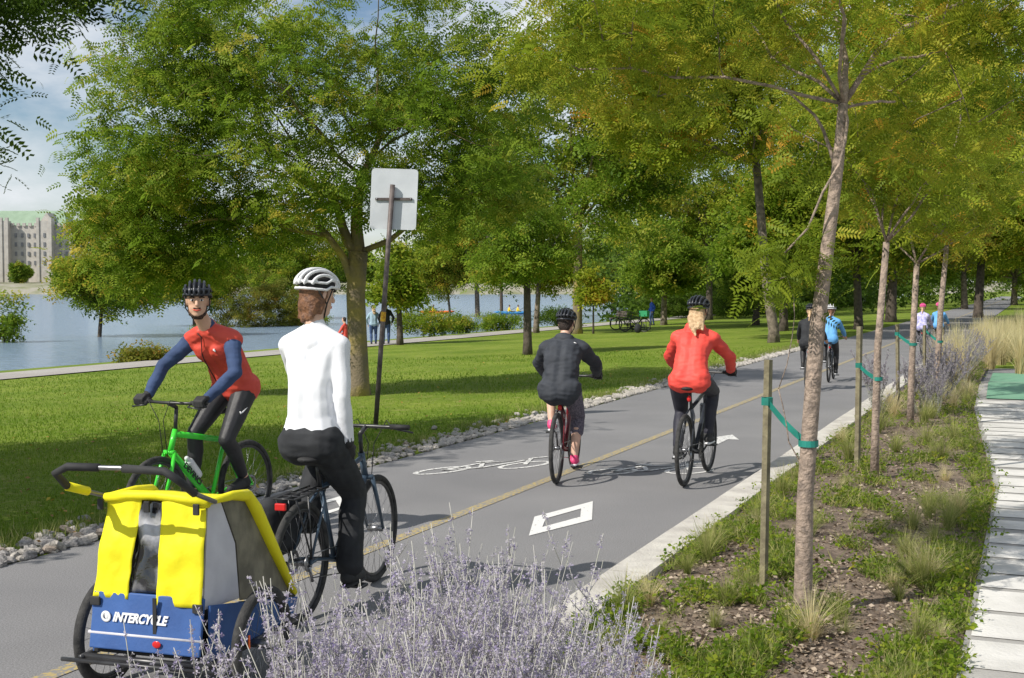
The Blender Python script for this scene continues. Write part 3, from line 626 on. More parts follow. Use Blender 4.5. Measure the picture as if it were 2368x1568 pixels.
# ------------------------------------------------------------ setting
def sheet(name,m,apts,tpts,z,kind='structure'):
    vs=[];fs=[];na=len(apts)
    for t in tpts:
        for a in apts:
            zz=z(a,t) if callable(z) else z
            vs.append(W(t,a,zz))
    for j in range(len(tpts)-1):
        for i in range(na-1):
            q=j*na+i; fs.append((q,q+na,q+na+1,q+1))
    o=MB().add(vs,fs).build(name,m,smooth=True); 
    if o.data.polygons[0].normal.z<0: o.data.flip_normals()
    return tag(o,kind=kind)
def grassmat():
    m,n,l,b=nt('lawn'); tc=n.new('ShaderNodeTexCoord'); b.inputs['Roughness'].default_value=.9; b.inputs['Specular IOR Level'].default_value=.1
    n1=n.new('ShaderNodeTexNoise'); n1.inputs['Scale'].default_value=.45; n1.inputs['Detail'].default_value=6
    n2=n.new('ShaderNodeTexNoise'); n2.inputs['Scale'].default_value=22; n2.inputs['Detail'].default_value=6
    n3=n.new('ShaderNodeTexNoise'); n3.inputs['Scale'].default_value=6; n3.inputs['Detail'].default_value=8
    for q in(n1,n2,n3): l.new(tc.outputs['Object'],q.inputs['Vector'])
    r1=n.new('ShaderNodeValToRGB'); e=r1.color_ramp.elements; e[0].position=.35; e[0].color=(.125,.205,.02,1); e[1].position=.68; e[1].color=(.22,.29,.045,1)
    r2=n.new('ShaderNodeValToRGB'); e=r2.color_ramp.elements; e[0].position=.3; e[0].color=(.6,.6,.6,1); e[1].position=.7; e[1].color=(1.25,1.2,1.1,1)
    r3=n.new('ShaderNodeValToRGB'); e=r3.color_ramp.elements; e[0].position=.54; e[0].color=(0,0,0,1); e[1].position=.75; e[1].color=(.6,.6,.6,1)
    l.new(n1.outputs[0],r1.inputs[0]); l.new(n2.outputs[0],r2.inputs[0]); l.new(n3.outputs[0],r3.inputs[0])
    mx=n.new('ShaderNodeMix'); mx.data_type='RGBA'; mx.blend_type='MULTIPLY'; mx.inputs[0].default_value=1
    l.new(r1.outputs[0],mx.inputs[6]); l.new(r2.outputs[0],mx.inputs[7])
    m2=n.new('ShaderNodeMix'); m2.data_type='RGBA'; m2.inputs[7].default_value=(.34,.3,.12,1)
    l.new(r3.outputs[0],m2.inputs[0]); l.new(mx.outputs[2],m2.inputs[6]); l.new(m2.outputs[2],b.inputs['Base Color'])
    bp=n.new('ShaderNodeBump'); bp.inputs['Strength'].default_value=.7; bp.inputs['Distance'].default_value=.05; l.new(n2.outputs[0],bp.inputs['Height']); l.new(bp.outputs[0],b.inputs['Normal'])
    return m
def asphalt(name,c1,c2):
    m,n,l,b=nt(name); tc=n.new('ShaderNodeTexCoord'); b.inputs['Roughness'].default_value=.85; b.inputs['Specular IOR Level'].default_value=.3
    n1=n.new('ShaderNodeTexNoise'); n1.inputs['Scale'].default_value=.7; n1.inputs['Detail'].default_value=5
    n2=n.new('ShaderNodeTexNoise'); n2.inputs['Scale'].default_value=110; n2.inputs['Detail'].default_value=3
    for q in(n1,n2): l.new(tc.outputs['Object'],q.inputs['Vector'])
    r1=n.new('ShaderNodeValToRGB'); e=r1.color_ramp.elements; e[0].position=.3; e[0].color=(*c1,1); e[1].position=.7; e[1].color=(*c2,1)
    r2=n.new('ShaderNodeValToRGB'); e=r2.color_ramp.elements; e[0].position=.3; e[0].color=(.6,.6,.6,1); e[1].position=.7; e[1].color=(1.3,1.3,1.3,1)
    l.new(n1.outputs[0],r1.inputs[0]); l.new(n2.outputs[0],r2.inputs[0])
    mx=n.new('ShaderNodeMix'); mx.data_type='RGBA'; mx.blend_type='MULTIPLY'; mx.inputs[0].default_value=1
    l.new(r1.outputs[0],mx.inputs[6]); l.new(r2.outputs[0],mx.inputs[7]); l.new(mx.outputs[2],b.inputs['Base Color'])
    bp=n.new('ShaderNodeBump'); bp.inputs['Strength'].default_value=.4; bp.inputs['Distance'].default_value=.005; l.new(n2.outputs[0],bp.inputs['Height']); l.new(bp.outputs[0],b.inputs['Normal'])
    return m
def paint(name,c,wear):
    m,n,l,b=nt(name); tc=n.new('ShaderNodeTexCoord'); b.inputs['Roughness'].default_value=.7
    n1=n.new('ShaderNodeTexNoise'); n1.inputs['Scale'].default_value=35; n1.inputs['Detail'].default_value=8
    l.new(tc.outputs['Object'],n1.inputs['Vector'])
    r=n.new('ShaderNodeValToRGB'); e=r.color_ramp.elements; e[0].position=wear-.04; e[0].color=(.23,.225,.22,1); e[1].position=wear+.05; e[1].color=(*c,1)
    l.new(n1.outputs[0],r.inputs[0]); l.new(r.outputs[0],b.inputs['Base Color']); return m
M['asph']=asphalt('asphalt_path',(.2,.197,.2),(.25,.245,.245))
M['foot']=asphalt('footpath_gravel',(.36,.33,.3),(.42,.4,.36))
M['wpaint']=paint('worn_white_paint',(.7,.69,.66),.42)
M['wpaint2']=paint('fresh_white_paint',(.74,.73,.7),.33)
M['ypaint']=paint('worn_yellow_paint',(.44,.34,.14),.5)
M['gpaint']=mat('green_road_paint',(.13,.3,.19),(.17,.34,.22),rough=.8,scale=4)
M['mulch']=mat('mulch_ground',(.24,.18,.135),(.11,.08,.06),rough=.95,scale=14,bump=1,bscale=45)
M['lawn']=grassmat()
tl=[-40,-20,-10]+list(range(-4,140,3))+[150,170,200,260,350,500,800,1500,3000]
sheet('ground','lawn',[-900,-200,-40,-10,0,2,4,6.5,7,9,12,15,18,21,24,25.4,28.2,29.5,31,32,33,34.5,36,60,200,900],tl,lambda a,t: (ga(a)-(.03 if a<6.6 else 0)+(.03*math.sin(t*.6+a)*math.sin(a*.9) if 8<a<24 else 0)))
tp_=list(range(-12,130,2))+[160,250]
sheet('cycle_path','asph',[2.5,3.5,4.5,5.5,6.45],tp_,0.)
sheet('footpath','foot',[25.7,26.8,27.9],tp_,lambda a,t:ga(a)+.03)
sheet('yellow_centre_line','ypaint',[4.36,4.47],tp_,.004)
EX=[-10,12,20,26,60];EY=[.32,.32,.85,1.0,1.2]
def bed_edge(t): return float(np.interp(t,EX,EY))
vs=[];fs=[]
ts=np.arange(-6,75,.25)
for i,t in enumerate(ts):
    be=bed_edge(t)
    for j in range(9):
        a=be+(2.225-be)*j/8
        vs.append(W(t,a,.055+.05*math.sin(math.pi*j/8)+.03*noise.noise(V((t*1.3,a*2,0)))))
for i in range(len(ts)-1):
    for j in range(8): q=i*9+j; fs.append((q,q+9,q+10,q+1))
o=MB().add(vs,fs).build('planting_bed_soil','mulch')
if o.data.polygons[0].normal.z<0: o.data.flip_normals()
tag(o,kind='structure')
kb=MB(); L=1.5
for i in range(-5,45):
    t0=i*L+.006; t1=(i+1)*L-.006; h=.105+.004*math.sin(i*3.1)
    A=[W(t0,2.5,-.05),W(t0,2.5,h-.02),W(t0,2.48,h),W(t0,2.22,h),W(t0,2.22,-.05)]
    B=[W(t1,2.5,-.05),W(t1,2.5,h-.02),W(t1,2.48,h),W(t1,2.22,h),W(t1,2.22,-.05)]
    kb.add(A+B,[(0,1,2,3,4),(9,8,7,6,5)]+[(k,k+5,(k+1)%5+5,(k+1)%5) for k in range(5)])
tag(kb.build('kerb','kerb',smooth=False),kind='structure')
M['conc']=mat('concrete_strip',(.4,.385,.36),(.28,.27,.25),rough=.9,scale=3,bump=.3,bscale=50)
M['conc2']=mat('pale_paving_band',(.68,.66,.62),(.5,.485,.45),rough=.9,scale=2.5,bump=.3,bscale=50,lo=.4,hi=.7)
vs=[];fs=[]
ts=np.arange(-6,26,.5)
for t in ts:
    be=bed_edge(t)
    vs+= [W(t,be+.01,.03),W(t,be,.085),W(t,be-.95,.085),W(t,be-.96,.01),W(t,-1.6,.01)]
for i in range(len(ts)-1):
    for j in range(4): q=i*5+j; fs.append((q,q+1,q+6,q+5))
o=MB().add(vs,fs).build('concrete_edge','conc',smooth=False); 
if o.data.polygons[1].normal.z<0: o.data.flip_normals()
tag(o,kind='structure')
sheet('street','asph',[-9,-5,-1.6,1.3],[-10,0,26,31],.004)
vs=[]
gl=MB(); tg=np.arange(21.5,29.1,.75)
for i,t in enumerate(tg):
    be=bed_edge(t); vs+=[W(t,be-.15,.1 if t<26 else .03),W(t,be-2.2,.1 if t<26 else .03)]
o=gl.add(vs,[(2*i,2*i+2,2*i+3,2*i+1) for i in range(len(tg)-1)]).build('green_lane','gpaint')
if o.data.polygons[0].normal.z<0: o.data.flip_normals()
tag(o,kind='structure')
wm=MB(); rb=random.Random(2); t=1.
while t<21:
    be=bed_edge(t); L=rb.choice([.36,.42,.5]); wm.add([W(t,be-.03,.0895),W(t+L,be-.03,.0895),W(t+L,be-.93,.0895),W(t,be-.93,.0895)],[(0,1,2,3)]); t+=L+rb.choice([.05,.08,.16])
o=wm.build('pale_paving_bands','conc2',smooth=False); tag(o,kind='structure')
def stroke(mb,pts,w,closed=False):
    pts=[V((p.x,p.y,.0045)) for p in pts]; n=len(pts); rg=range(n if closed else n-1); vs=[]
    for i in range(n):
        a=pts[i-1] if (i>0 or closed) else pts[i]; b=pts[(i+1)%n] if (i<n-1 or closed) else pts[i]
        d=(b-a).normalized(); q=V((-d.y,d.x,0))*w/2; vs+= [pts[i]+q,pts[i]-q]
    mb.add(vs,[(2*i,2*i+1,2*((i+1)%n)+1,2*((i+1)%n)) for i in rg])
def bike_mark(c,u,w,s):
    f=lambda x,y:c+u*x*s+w*y*s
    mb=MB()
    for cx in(-.42,.42): stroke(mb,[f(cx+.24*math.cos(a),.24*math.sin(a)) for a in np.linspace(0,2*math.pi,25)[:-1]],.055,True)
    tag(mb.build('bicycle_marking_wheels','wpaint',smooth=False),kind='structure')
    mb=MB(); 
    stroke(mb,[f(-.42,0),f(-.2,.42),f(.28,.42),f(-.04,.0),f(-.42,0)],.05); stroke(mb,[f(.42,0),f(.26,.55),f(.42,.6)],.05); stroke(mb,[f(-.04,0),f(-.24,.52)],.05); stroke(mb,[f(-.32,.53),f(-.14,.53)],.07)
    for v_i,v in enumerate(mb.v): mb.v[v_i]=(v[0],v[1],v[2]+.003)
    tag(mb.build('bicycle_marking_frame','wpaint',smooth=False),kind='structure')
c=gnd(1120,1082); u=(gnd(1225,1073)-gnd(1030,1086)).normalized(); bike_mark(c,u,D,1.12)
c=gnd(1505,1090); u=(gnd(1600,1086)-gnd(1420,1088)).normalized(); bike_mark(c,u,D,.95)
def ring(name,outer,inner):
    # a filled outline between two quads on the ground
    mb=MB(); a=[gnd(*p) for p in outer]; b=[gnd(*p) for p in inner]
    vs=[V((p.x,p.y,.0045)) for p in a+b]; mb.add(vs,[(i,(i+1)%4,4+(i+1)%4,4+i) for i in range(4)])
    tag(mb.build(name,'wpaint2',smooth=False),kind='structure')
ring('diamond_marking',[(1236,1196),(1371,1160),(1369,1203),(1223,1240)],[(1262,1200),(1344,1177),(1342,1196),(1254,1220)])
ring('diamond_marking',[(690,1176),(788,1148),(804,1174),(700,1208)],[(706,1178),(776,1158),(786,1174),(710,1196)])
mb=MB(); c=gnd(1668,1018); 
mb.add([V((*(c+D*a_+N*b_).xy,.0045)) for a_,b_ in((-.5,.06),(-.5,-.06),(.1,-.06),(.1,-.2),(.6,0),(.1,.2),(.1,.06))],[(0,1,2,6),(2,3,4),(2,4,6),(6,4,5)]); tag(mb.build('arrow_marking','wpaint',smooth=False),kind='structure')
def watermat():
    m,n,l,b=nt('river_water'); b.inputs['Base Color'].default_value=(.2,.28,.37,1); b.inputs['Roughness'].default_value=.16
    tc=n.new('ShaderNodeTexCoord'); mp=n.new('ShaderNodeMapping'); mp.inputs['Scale'].default_value=(1,2.2,1); l.new(tc.outputs['Object'],mp.inputs[0])
    n1=n.new('ShaderNodeTexNoise'); n1.inputs['Scale'].default_value=1.2; n1.inputs['Detail'].default_value=5; l.new(mp.outputs[0],n1.inputs['Vector'])
    bp=n.new('ShaderNodeBump'); bp.inputs['Strength'].default_value=.9; bp.inputs['Distance'].default_value=.25; l.new(n1.outputs[0],bp.inputs['Height']); l.new(bp.outputs[0],b.inputs['Normal']); return m
M['water']=watermat()
sheet('river_water','water',[30,60,200,500,1200],[-60,0,60,200,500,900,2000],-1.1)
M['bank']=mat('far_bank',(.2,.21,.11),(.36,.33,.28),rough=.95,scale=.15,bump=.5)
vs=[];fs=[];xs=np.arange(-900,1400,20.)
for x in xs:
    w=12*noise.noise(V((x*.01,0,0)))
    vs+=[(x,468+w,-1.6),(x,474+w,.9),(x,486+w,3.0),(x,520,3.6),(x,3000,5)]
for i in range(len(xs)-1):
    for j in range(4): q=i*5+j; fs.append((q,q+5,q+6,q+1))
tag(MB().add(vs,fs).build('far_bank','bank'),kind='structure')
# ------------------------------------------------------------ foliage
def quads_mesh(name,m,verts,tint,parent=None,k=4):
    nf=verts.shape[0]; me=bpy.data.meshes.new(name)
    me.vertices.add(nf*k); me.vertices.foreach_set('co',verts.reshape(-1).astype(np.float32))
    me.loops.add(nf*k); me.loops.foreach_set('vertex_index',np.arange(nf*k,dtype=np.int32))
    me.polygons.add(nf); me.polygons.foreach_set('loop_start',np.arange(0,nf*k,k,dtype=np.int32))
    me.update(calc_edges=True)
    a=me.attributes.new('tint','FLOAT','FACE'); a.data.foreach_set('value',np.clip(tint,0,1).astype(np.float32))
    me.materials.append(M[m]); o=bpy.data.objects.new(name,me); C.objects.link(o)
    if parent:o.parent=parent
    return o
def frond(npair,lw=.16,ll=.3):
    out=[]
    for i in range(npair):
        x=.12+.88*(i/(max(1,npair-1))); z=-.22*x*x
        for s in(-1,1):
            a=V((x,0,z)); L=ll*(1-.35*x); d=V((.45,s*.9,-.12)).normalized(); n=V((1,0,0)); w=lw*.5
            out.append([a[:],(a+d*L*.5+n*w*.8)[:],(a+d*L)[:],(a+d*L*.5-n*w*.8)[:]])
    return np.array(out)
FR8=frond(7,.15,.34); FR5=frond(5,.22,.4); FR3=frond(3,.36,.55); FR2=frond(2,.5,.7)
LF1=np.array([[(0,0,0),(.5,.3,.05),(1,0,-.1),(.5,-.3,.05)]])
LF2=np.array([[(0,0,0),(.5,.3,.05),(1,0,-.1),(.5,-.3,.05)],[(0,0,0),(.1,.5,.2),(.0,1,.1),(-.2,.5,-.1)],[(0,0,0),(-.4,-.2,.3),(-.7,-.6,0),(-.2,-.5,-.2)]])
def instance(proto,pos,size,rg,up=.6,droop=.25):
    n=len(pos); th=rg.uniform(0,2*np.pi,n)
    X=np.stack([np.cos(th),np.sin(th),rg.normal(-droop,.4,n)],1); X/=np.linalg.norm(X,axis=1)[:,None]
    Z=rg.normal(0,1,(n,3)); Z[:,2]=np.abs(Z[:,2])*.5+up; Z-=X*np.sum(X*Z,1)[:,None]; Z/=np.linalg.norm(Z,axis=1)[:,None]
    Y=np.cross(Z,X); P=proto.reshape(-1,3)
    v=pos[:,None,:]+size[:,None,None]*(P[None,:,0,None]*X[:,None,:]+P[None,:,1,None]*Y[:,None,:]+P[None,:,2,None]*Z[:,None,:])
    return v.reshape(-1,4,3)
def tree(name,label,base,trunk,crowns,leaf='L_green',bark='bark',ncl=120,nfr=50,fs=.2,spread=.35,proto=FR3,seed=1,limbs=8,group=None,tb=.4,cat='tree',explicit=(),n=8,flat=.6,lr=.32):
    rg=np.random.default_rng(seed); rnd=random.Random(seed)
    root=empty(name,base,0,label,cat,group)
    wd=MB(); tr=[V(p[:3]) for p in trunk]; wd.tube(tr,[p[3] for p in trunk],max(n,6))
    top=tr[-1]; nodes=[(top,trunk[-1][3])]
    if len(tr)>2: nodes.append((tr[-2],trunk[-2][3]))
    tot=sum(c[6] for c in crowns); cl=[]
    for c in crowns:
        m=int(ncl*c[6]/tot); d=rg.normal(size=(m,3)); d/=np.linalg.norm(d,axis=1)[:,None]
        rr=rg.uniform(0,1,m)**(1/2.4); cl.append(d*rr[:,None]*np.array(c[3:6])+np.array(c[:3]))
    cl=np.concatenate(cl)
    def branch(a,ra,b,rb,sag=.12,nn=5,k=5):
        pts=[];rr=[];d=b-a;L=d.length
        j=V((rnd.uniform(-1,1),rnd.uniform(-1,1),rnd.uniform(0,1)))*L*sag
        for i in range(nn):
            u=i/(nn-1); pts.append(a+d*u+j*math.sin(u*math.pi)+V((rnd.uniform(-1,1),rnd.uniform(-1,1),rnd.uniform(-1,1)))*L*.025*(0<i<nn-1)); rr.append(ra*(1-u)+rb*u)
        wd.tube(pts,rr,k)
        for i in range(1,nn): nodes.append((pts[i],rr[i]))
    for e in explicit: branch(V(e[0]),e[2],V(e[1]),e[3],.12,6,7)
    hi_=cl[cl[:,2]>top.z-1.] if (cl[:,2]>top.z-1.).sum()>12 else cl
    if len(hi_) and limbs:
        pick=[int(rg.integers(len(hi_)))]
        dm=np.linalg.norm(hi_-hi_[pick[0]],axis=1)
        for _ in range(limbs-1):
            i=int(dm.argmax()); pick.append(i); dm=np.minimum(dm,np.linalg.norm(hi_-hi_[i],axis=1))
        base_n=list(nodes[:1])+[q for q in nodes[2:] if q[1]>.05][:12]
        for i in pick:
            b=V(hi_[i]); a,ra=min(base_n,key=lambda q:(q[0]-b).length+rnd.uniform(0,.8)); b=a.lerp(b,.85); branch(a,min(ra*(lr+.1),.3),b,max(.006,ra*.07),.13,7,6)
    arr=np.array([p[:] for p,r in nodes]); rad=[r for p,r in nodes]
    order=np.argsort(np.linalg.norm(cl-np.array(top[:]),axis=1))
    for i in order:
        dd=np.linalg.norm(arr-cl[i],axis=1); jx=int(dd.argmin()); r0=min(rad[jx]*.6,.018+fs*.04); r0=max(r0,.005)
        a=V(arr[jx]); b=V(cl[i])
        if (b-a).length<.05: continue
        m0=len(nodes); branch(a,r0,b,r0*.35,.1,4,4)
        new=nodes[m0:]; arr=np.concatenate([arr,np.array([p[:] for p,r in new])]); rad+= [r for p,r in new]
    wd.build('trunk',bark,root)
    m=len(cl)
    cpos=np.repeat(cl,nfr,axis=0)+rg.normal(0,1,(m*nfr,3))*np.array([spread,spread,spread*flat])
    sz=fs*rg.uniform(.65,1.25,len(cpos))
    v=instance(proto,cpos,sz,rg)
    ct=np.repeat(rg.normal(0,.15,m),nfr)+rg.normal(tb,.13,len(cpos))
    ct+=np.where(rg.uniform(size=len(cpos))<.04,.35,0)+np.repeat(np.where(rg.uniform(size=m)<.05,.3,0),nfr)
    quads_mesh('crown',leaf,v,np.repeat(ct,len(proto)),root)
    return root
b=land(830,918)
tree('mature_tree','large spreading tree with lichen on its trunk beside the blank sign',b,
 [(0,0,-.1,.26),(0,0,.25,.2),(-.02,0,1.,.18),(-.05,0,1.9,.175),(0,0,2.7,.18)],
 [(-.3,0,5.9,3.7,3.2,2.6,1.4),(-3.1,-.3,4.8,1.9,1.9,1.7,.75),(-2.3,.2,3.3,1.9,1.7,.75,.4),(2.1,0,4.9,1.9,2.2,1.8,.6),(-3.2,0,6.8,2.2,2.2,1.6,.6),(-4.3,.3,3.3,.95,1.2,1.5,.5),(-3.6,.3,2.5,1.0,1.2,.5,.16),(-.2,-1.2,3.7,1.2,1.2,.5,.13),(1.4,-.6,3.5,1.2,1.4,.6,.15)],
 'L_green','barklichen',ncl=470,nfr=46,fs=.25,spread=.26,proto=FR5,seed=3,limbs=12,
 explicit=[((0,0,2.6),(-.5,.1,3.9),.11,.06),((.02,0,2.6),(.4,.1,4.8),.13,.055),((-.05,0,2.0),(-.75,-.15,3.2),.09,.05),((.05,0,2.7),(2.4,.1,3.9),.06,.025),((-.6,-.1,3.0),(-3.2,.0,3.2),.045,.02)],n=12,tb=.48)
tree('side_tree','dark leaved tree at the left edge with branches hanging in front of the sky',V((-9.0,11.8,ga(12))),
 [(0,0,0,.2),(0,0,1.5,.16),(.1,0,2.8,.15)],[(0.2,0,5.0,3.6,3.4,2.2,1.),(3.0,.8,4.7,1.1,1.6,1.5,.2),(3.9,2.0,5.7,1.1,1.4,.7,.1)],'L_dark','darkbark',ncl=260,nfr=55,fs=.22,spread=.26,proto=FR5,seed=11,limbs=10,tb=.4)
tree('side_tree','second tree left of the frame shading the near lawn',V((-9.8,8.6,ga(12))),
 [(0,0,0,.2),(0,0,1.5,.16),(.1,0,2.8,.15)],[(0.4,0,5.0,2.8,2.8,1.8,1.)],'L_dark','darkbark',ncl=140,nfr=50,fs=.26,spread=.3,proto=FR3,seed=12,limbs=10,tb=.4)
def young(px,py,tops,label,seed,crowns,ncl,nfr,proto,fs,sprd,leaf='L_yg',expl=(),tb=.4):
    b=gnd(px,py,.09); pts=[]
    for (x,y_,r) in tops:
        q=at(x,y_,b.y)-b; pts.append((q.x,q.y,q.z,r))
    pts[0]=(0,0,-.05,pts[0][3])
    return tree('young_tree',label,b,pts,crowns,leaf,'youngbark',ncl=ncl,nfr=nfr,fs=fs,spread=sprd,proto=proto,seed=seed,limbs=6,group='young trees staked along the planting bed',explicit=expl,tb=tb,n=12,lr=.3)
b7=gnd(1855,1425,.09)
def rel(px,py,b,dy=0): return (at(px,py,b.y+dy)-b)[:]
young(1855,1425,[(1855,1425,.062),(1857,1380,.052),(1862,1150,.046),(1872,1000,.045),(1890,760,.043),(1915,560,.037),(1938,380,.032),(1950,240,.027)],
 'nearest young tree with leaning pale trunk tied to a stake',21,[(.2,.4,3.55,1.75,1.3,.6,1.),(-.8,.5,3.25,.75,.9,.6,.45),(1.1,.3,2.95,.6,.8,.5,.3),(-.09,-.03,1.93,.08,.08,.08,.05),(-.17,-.03,1.78,.06,.06,.08,.04)],90,78,FR8,.12,.15,
 expl=[((rel(1950,240,b7)),(rel(2235,0,b7,.1)),.018,.011),((rel(1950,245,b7)),(rel(1945,90,b7,.1)),.022,.013),((rel(1935,400,b7)),(rel(1820,210,b7,.2)),.012,.006),((rel(1950,250,b7)),(rel(2070,235,b7)),.009,.006),((rel(1945,100,b7,.1)),(rel(1880,-60,b7,.1)),.012,.008),((rel(1862,1110,b7)),(rel(1800,900,b7)),.004,.003),((rel(1800,900,b7)),(rel(1820,640,b7)),.003,.002)],tb=.42)
young(2022,1110,[(2022,1110,.045),(2024,1000,.037),(2030,800,.034),(2050,560,.03)],'second young tree from the front in the planting bed',22,[(.2,.3,3.3,1.3,1.3,.9,1.)],60,56,FR5,.15,.18,tb=.4)
young(2105,990,[(2105,990,.05),(2107,900,.042),(2112,760,.04),(2120,610,.035)],'third young tree from the front, with a forked top',23,[(.1,.2,3.3,1.2,1.3,1.0,1.)],60,50,FR5,.17,.19,tb=.4)
young(2165,925,[(2165,925,.055),(2168,850,.048),(2175,720,.045),(2190,560,.035)],'fourth young tree from the front, farthest in the row',24,[(.3,.2,3.7,1.5,1.4,1.2,1.)],60,50,FR5,.2,.21,tb=.4)
def stake(px0,py0,px1,py1,label,w=.042):
    b=gnd(px0,py0,.08); q=at(px1,py1,b.y)-b
    o=MB().tube([(0,0,-.1),q*.5,q],w*.62,4).build('stake','wood',smooth=False); o.location=b
    return b,tag(o,label,'stake','wooden tree stakes')
stake(1765,1360,1777,832,'nearest wooden stake beside the leaning young tree')
stake(1982,1090,1988,755,'second wooden stake beside the second young tree',.05)
stake(2077,965,2075,750,'third wooden stake beside the third young tree',.045)
stake(2137,925,2138,752,'farthest wooden stake beside the fourth young tree',.045)
def strap(x0,y0,x1,y1,py0,r,label,w=.022):
    b=gnd(x1,py0,.09); A=at(x0,y0,b.y+ .3); B=at(x1,y1,b.y)
    mb=MB()
    d=(B-A); pts=[A+d*i/6+V((0,-.03*math.sin(i/6*math.pi),-.02*math.sin(i/6*math.pi))) for i in range(7)]
    up=V((0,0,w)); vs=[];fs=[]
    for p in pts: vs+=[p-up,p+up,p+up+V((0,.006,0)),p-up+V((0,.006,0))]
    for i in range(6):
        for k in range(4): fs.append((4*i+k,4*i+(k+1)%4,4*i+4+(k+1)%4,4*i+4+k))
    mb.add(vs,fs)
    mb.tube([B+V((r*.1,0,-w*.8)),B+V((r*.1,0,w*.8))],r,14,cap=False)
    mb.tube([A+V((0,0,-w)),A+V((0,0,w))],.033,8,cap=False)
    return tag(mb.build('tree_strap','teal',smooth=False),label,'strap','teal straps tying trees to stakes')
strap(1774,928,1867,1025,1425,.054,'teal strap tying the nearest young tree to its stake')
strap(1986,845,2029,876,1110,.044,'teal strap tying the second young tree to its stake')
strap(2075,772,2111,796,990,.05,'teal strap tying the third young tree to its stake')
strap(2138,762,2172,790,925,.055,'teal strap tying the fourth young tree to its stake')
park=[
 (1335,772,.25,1345,290,280,300,'L_green','barklichen','mossy trunked tree behind the cyclist in charcoal'),
 (1220,820,.14,1215,560,130,120,'L_green','darkbark','small dark trunked tree left of the cyclist in charcoal'),
 (1105,765,.26,1090,540,120,120,'L_mid','bark','grey trunked tree at the water edge in the middle'),
 (1043,765,.13,1010,600,70,90,'L_yg','bark','slender yellow green tree near the kayaks'),
 (925,798,.14,915,640,60,75,'L_mid','darkbark','low bushy tree behind the leaning sign pole'),
 (228,832,.14,260,600,125,150,'L_mid','darkbark','small tree on the shore left of the red vested cyclist'),
 (10,850,.06,10,730,38,60,'L_green','darkbark','sapling at the far left by the water'),
 (1640,740,.25,1640,420,230,210,'L_mid','darkbark','broad tree with dark forked trunk behind the red jacket'),
 (1415,742,.24,1440,560,120,90,'L_mid','bark','leaning grey trunk tree left of the parked bicycles'),
 (1535,752,.2,1540,600,90,85,'L_green','bark','pale trunked tree right of the parked bicycles'),
 (1748,752,.2,1760,600,90,110,'L_green','darkbark','dark narrow tree behind the handlebar of the red jacket rider'),
 (1985,762,.2,1960,420,230,230,'L_mid','darkbark','dark trunk tree behind the far cyclists'),
 (1812,765,.2,1800,520,130,130,'L_green','darkbark','tree just left of the nearest young trunk'),
 (2230,715,.3,2220,560,130,90,'L_mid','bark','mid distance tree beyond the dry grasses'),
 (2262,735,.3,2290,480,180,150,'L_yg','darkbark','yellowing tree beyond the green lane'),
 (2345,705,.35,2350,560,120,110,'L_mid','bark','farthest right tree beyond the street edge'),
 (1372,772,.05,1372,660,30,45,'L_yg','darkbark','thin sapling beside the mossy trunk'),
 (1240,770,.16,1265,610,70,60,'L_yg','bark','yellowish tree between water and mossy trunk'),
 (2060,745,.3,2080,470,190,170,'L_olive','darkbark','olive crowned tree behind the row of young trees'),
 (1480,735,.3,1500,320,210,220,'L_yg','darkbark','tall yellow green tree in the second row'),
 (700,775,.2,690,590,130,110,'L_mid','darkbark','shoreline tree behind the white shirted cyclist'),
 (450,800,.16,450,620,110,100,'L_mid','darkbark','shoreline tree behind the red vested cyclist'),
 (1160,752,.2,1150,470,150,130,'L_mid','darkbark','tall tree at the water behind the lawn'),
]
for i,(px,py,tr_,cx,cy,hx,hy,lf,bk,lb) in enumerate(park):
    b=land(px,py); s=FP/b.y; c=at(cx,cy,b.y)-b; rx_=hx/s; rz_=hy/s
    zc=c.z; zb=max(1.,c.z-rz_*.75); x1=c.x*.25
    vol=rx_*rx_*rz_; ncl=int(min(320,max(18,26*vol**.55)))
    tree('park_tree',lb,b,[(0,0,-.1,tr_*1.25),(0,0,.4,tr_),(x1*.5,0,zb*.6,tr_*.85),(x1,0,zb,tr_*.75)],
      [(c.x,0,zc,rx_,rx_*.9,rz_,1.),(c.x-rx_*.5,.2,zc-rz_*.35,rx_*.55,rx_*.6,rz_*.5,.3),(c.x+rx_*.5,-.2,zc-rz_*.25,rx_*.55,rx_*.6,rz_*.5,.3)],
      lf,bk,ncl=ncl,nfr=52 if i!=6 else 25,fs=.26 if s>60 else .34,spread=.28 if rx_<2 else .38,proto=FR3 if s>60 else FR2,seed=100+i,limbs=9,n=8,tb=.47)
for i,(t_,a_,cx,cy,hx,hy,lf,lb) in enumerate([
  (44,8.5,1620,160,300,240,'L_yg','tall yellow green tree spreading above the red jacket rider'),
  (46,-5,2130,250,260,260,'L_mid','tall tree arching over the far end of the bed')]):
    b=W(t_,a_,ga(a_)); s=FP/b.y; c=at(cx,cy,b.y)-b; rx_=hx/s; rz_=hy/s
    tree('park_tree',lb,b,[(0,0,-.1,.24),(0,0,.4,.19),(c.x*.1,0,2,.16),(c.x*.25,0,c.z-rz_*.9,.14)],[(c.x,0,c.z,rx_,rx_*.8,rz_,1.)],lf,'bark',ncl=280,nfr=56,fs=.3,spread=.36,proto=FR3,seed=300+i,limbs=12,tb=.45)
print('trees',time.time()-T0)
shr=[(560,800,70,150,'L_olive'),(640,795,80,160,'L_olive'),(700,790,60,110,'L_mid'),(480,815,50,60,'L_green'),(330,835,60,22,'L_olive'),(980,780,60,60,'L_mid'),(1060,772,40,40,'L_green'),(1150,765,60,35,'L_green'),(1290,755,60,40,'L_dark'),(1600,735,110,60,'L_dark'),(1460,735,60,45,'L_dark'),(1700,735,90,70,'L_dark'),(1830,740,60,60,'L_dark')]
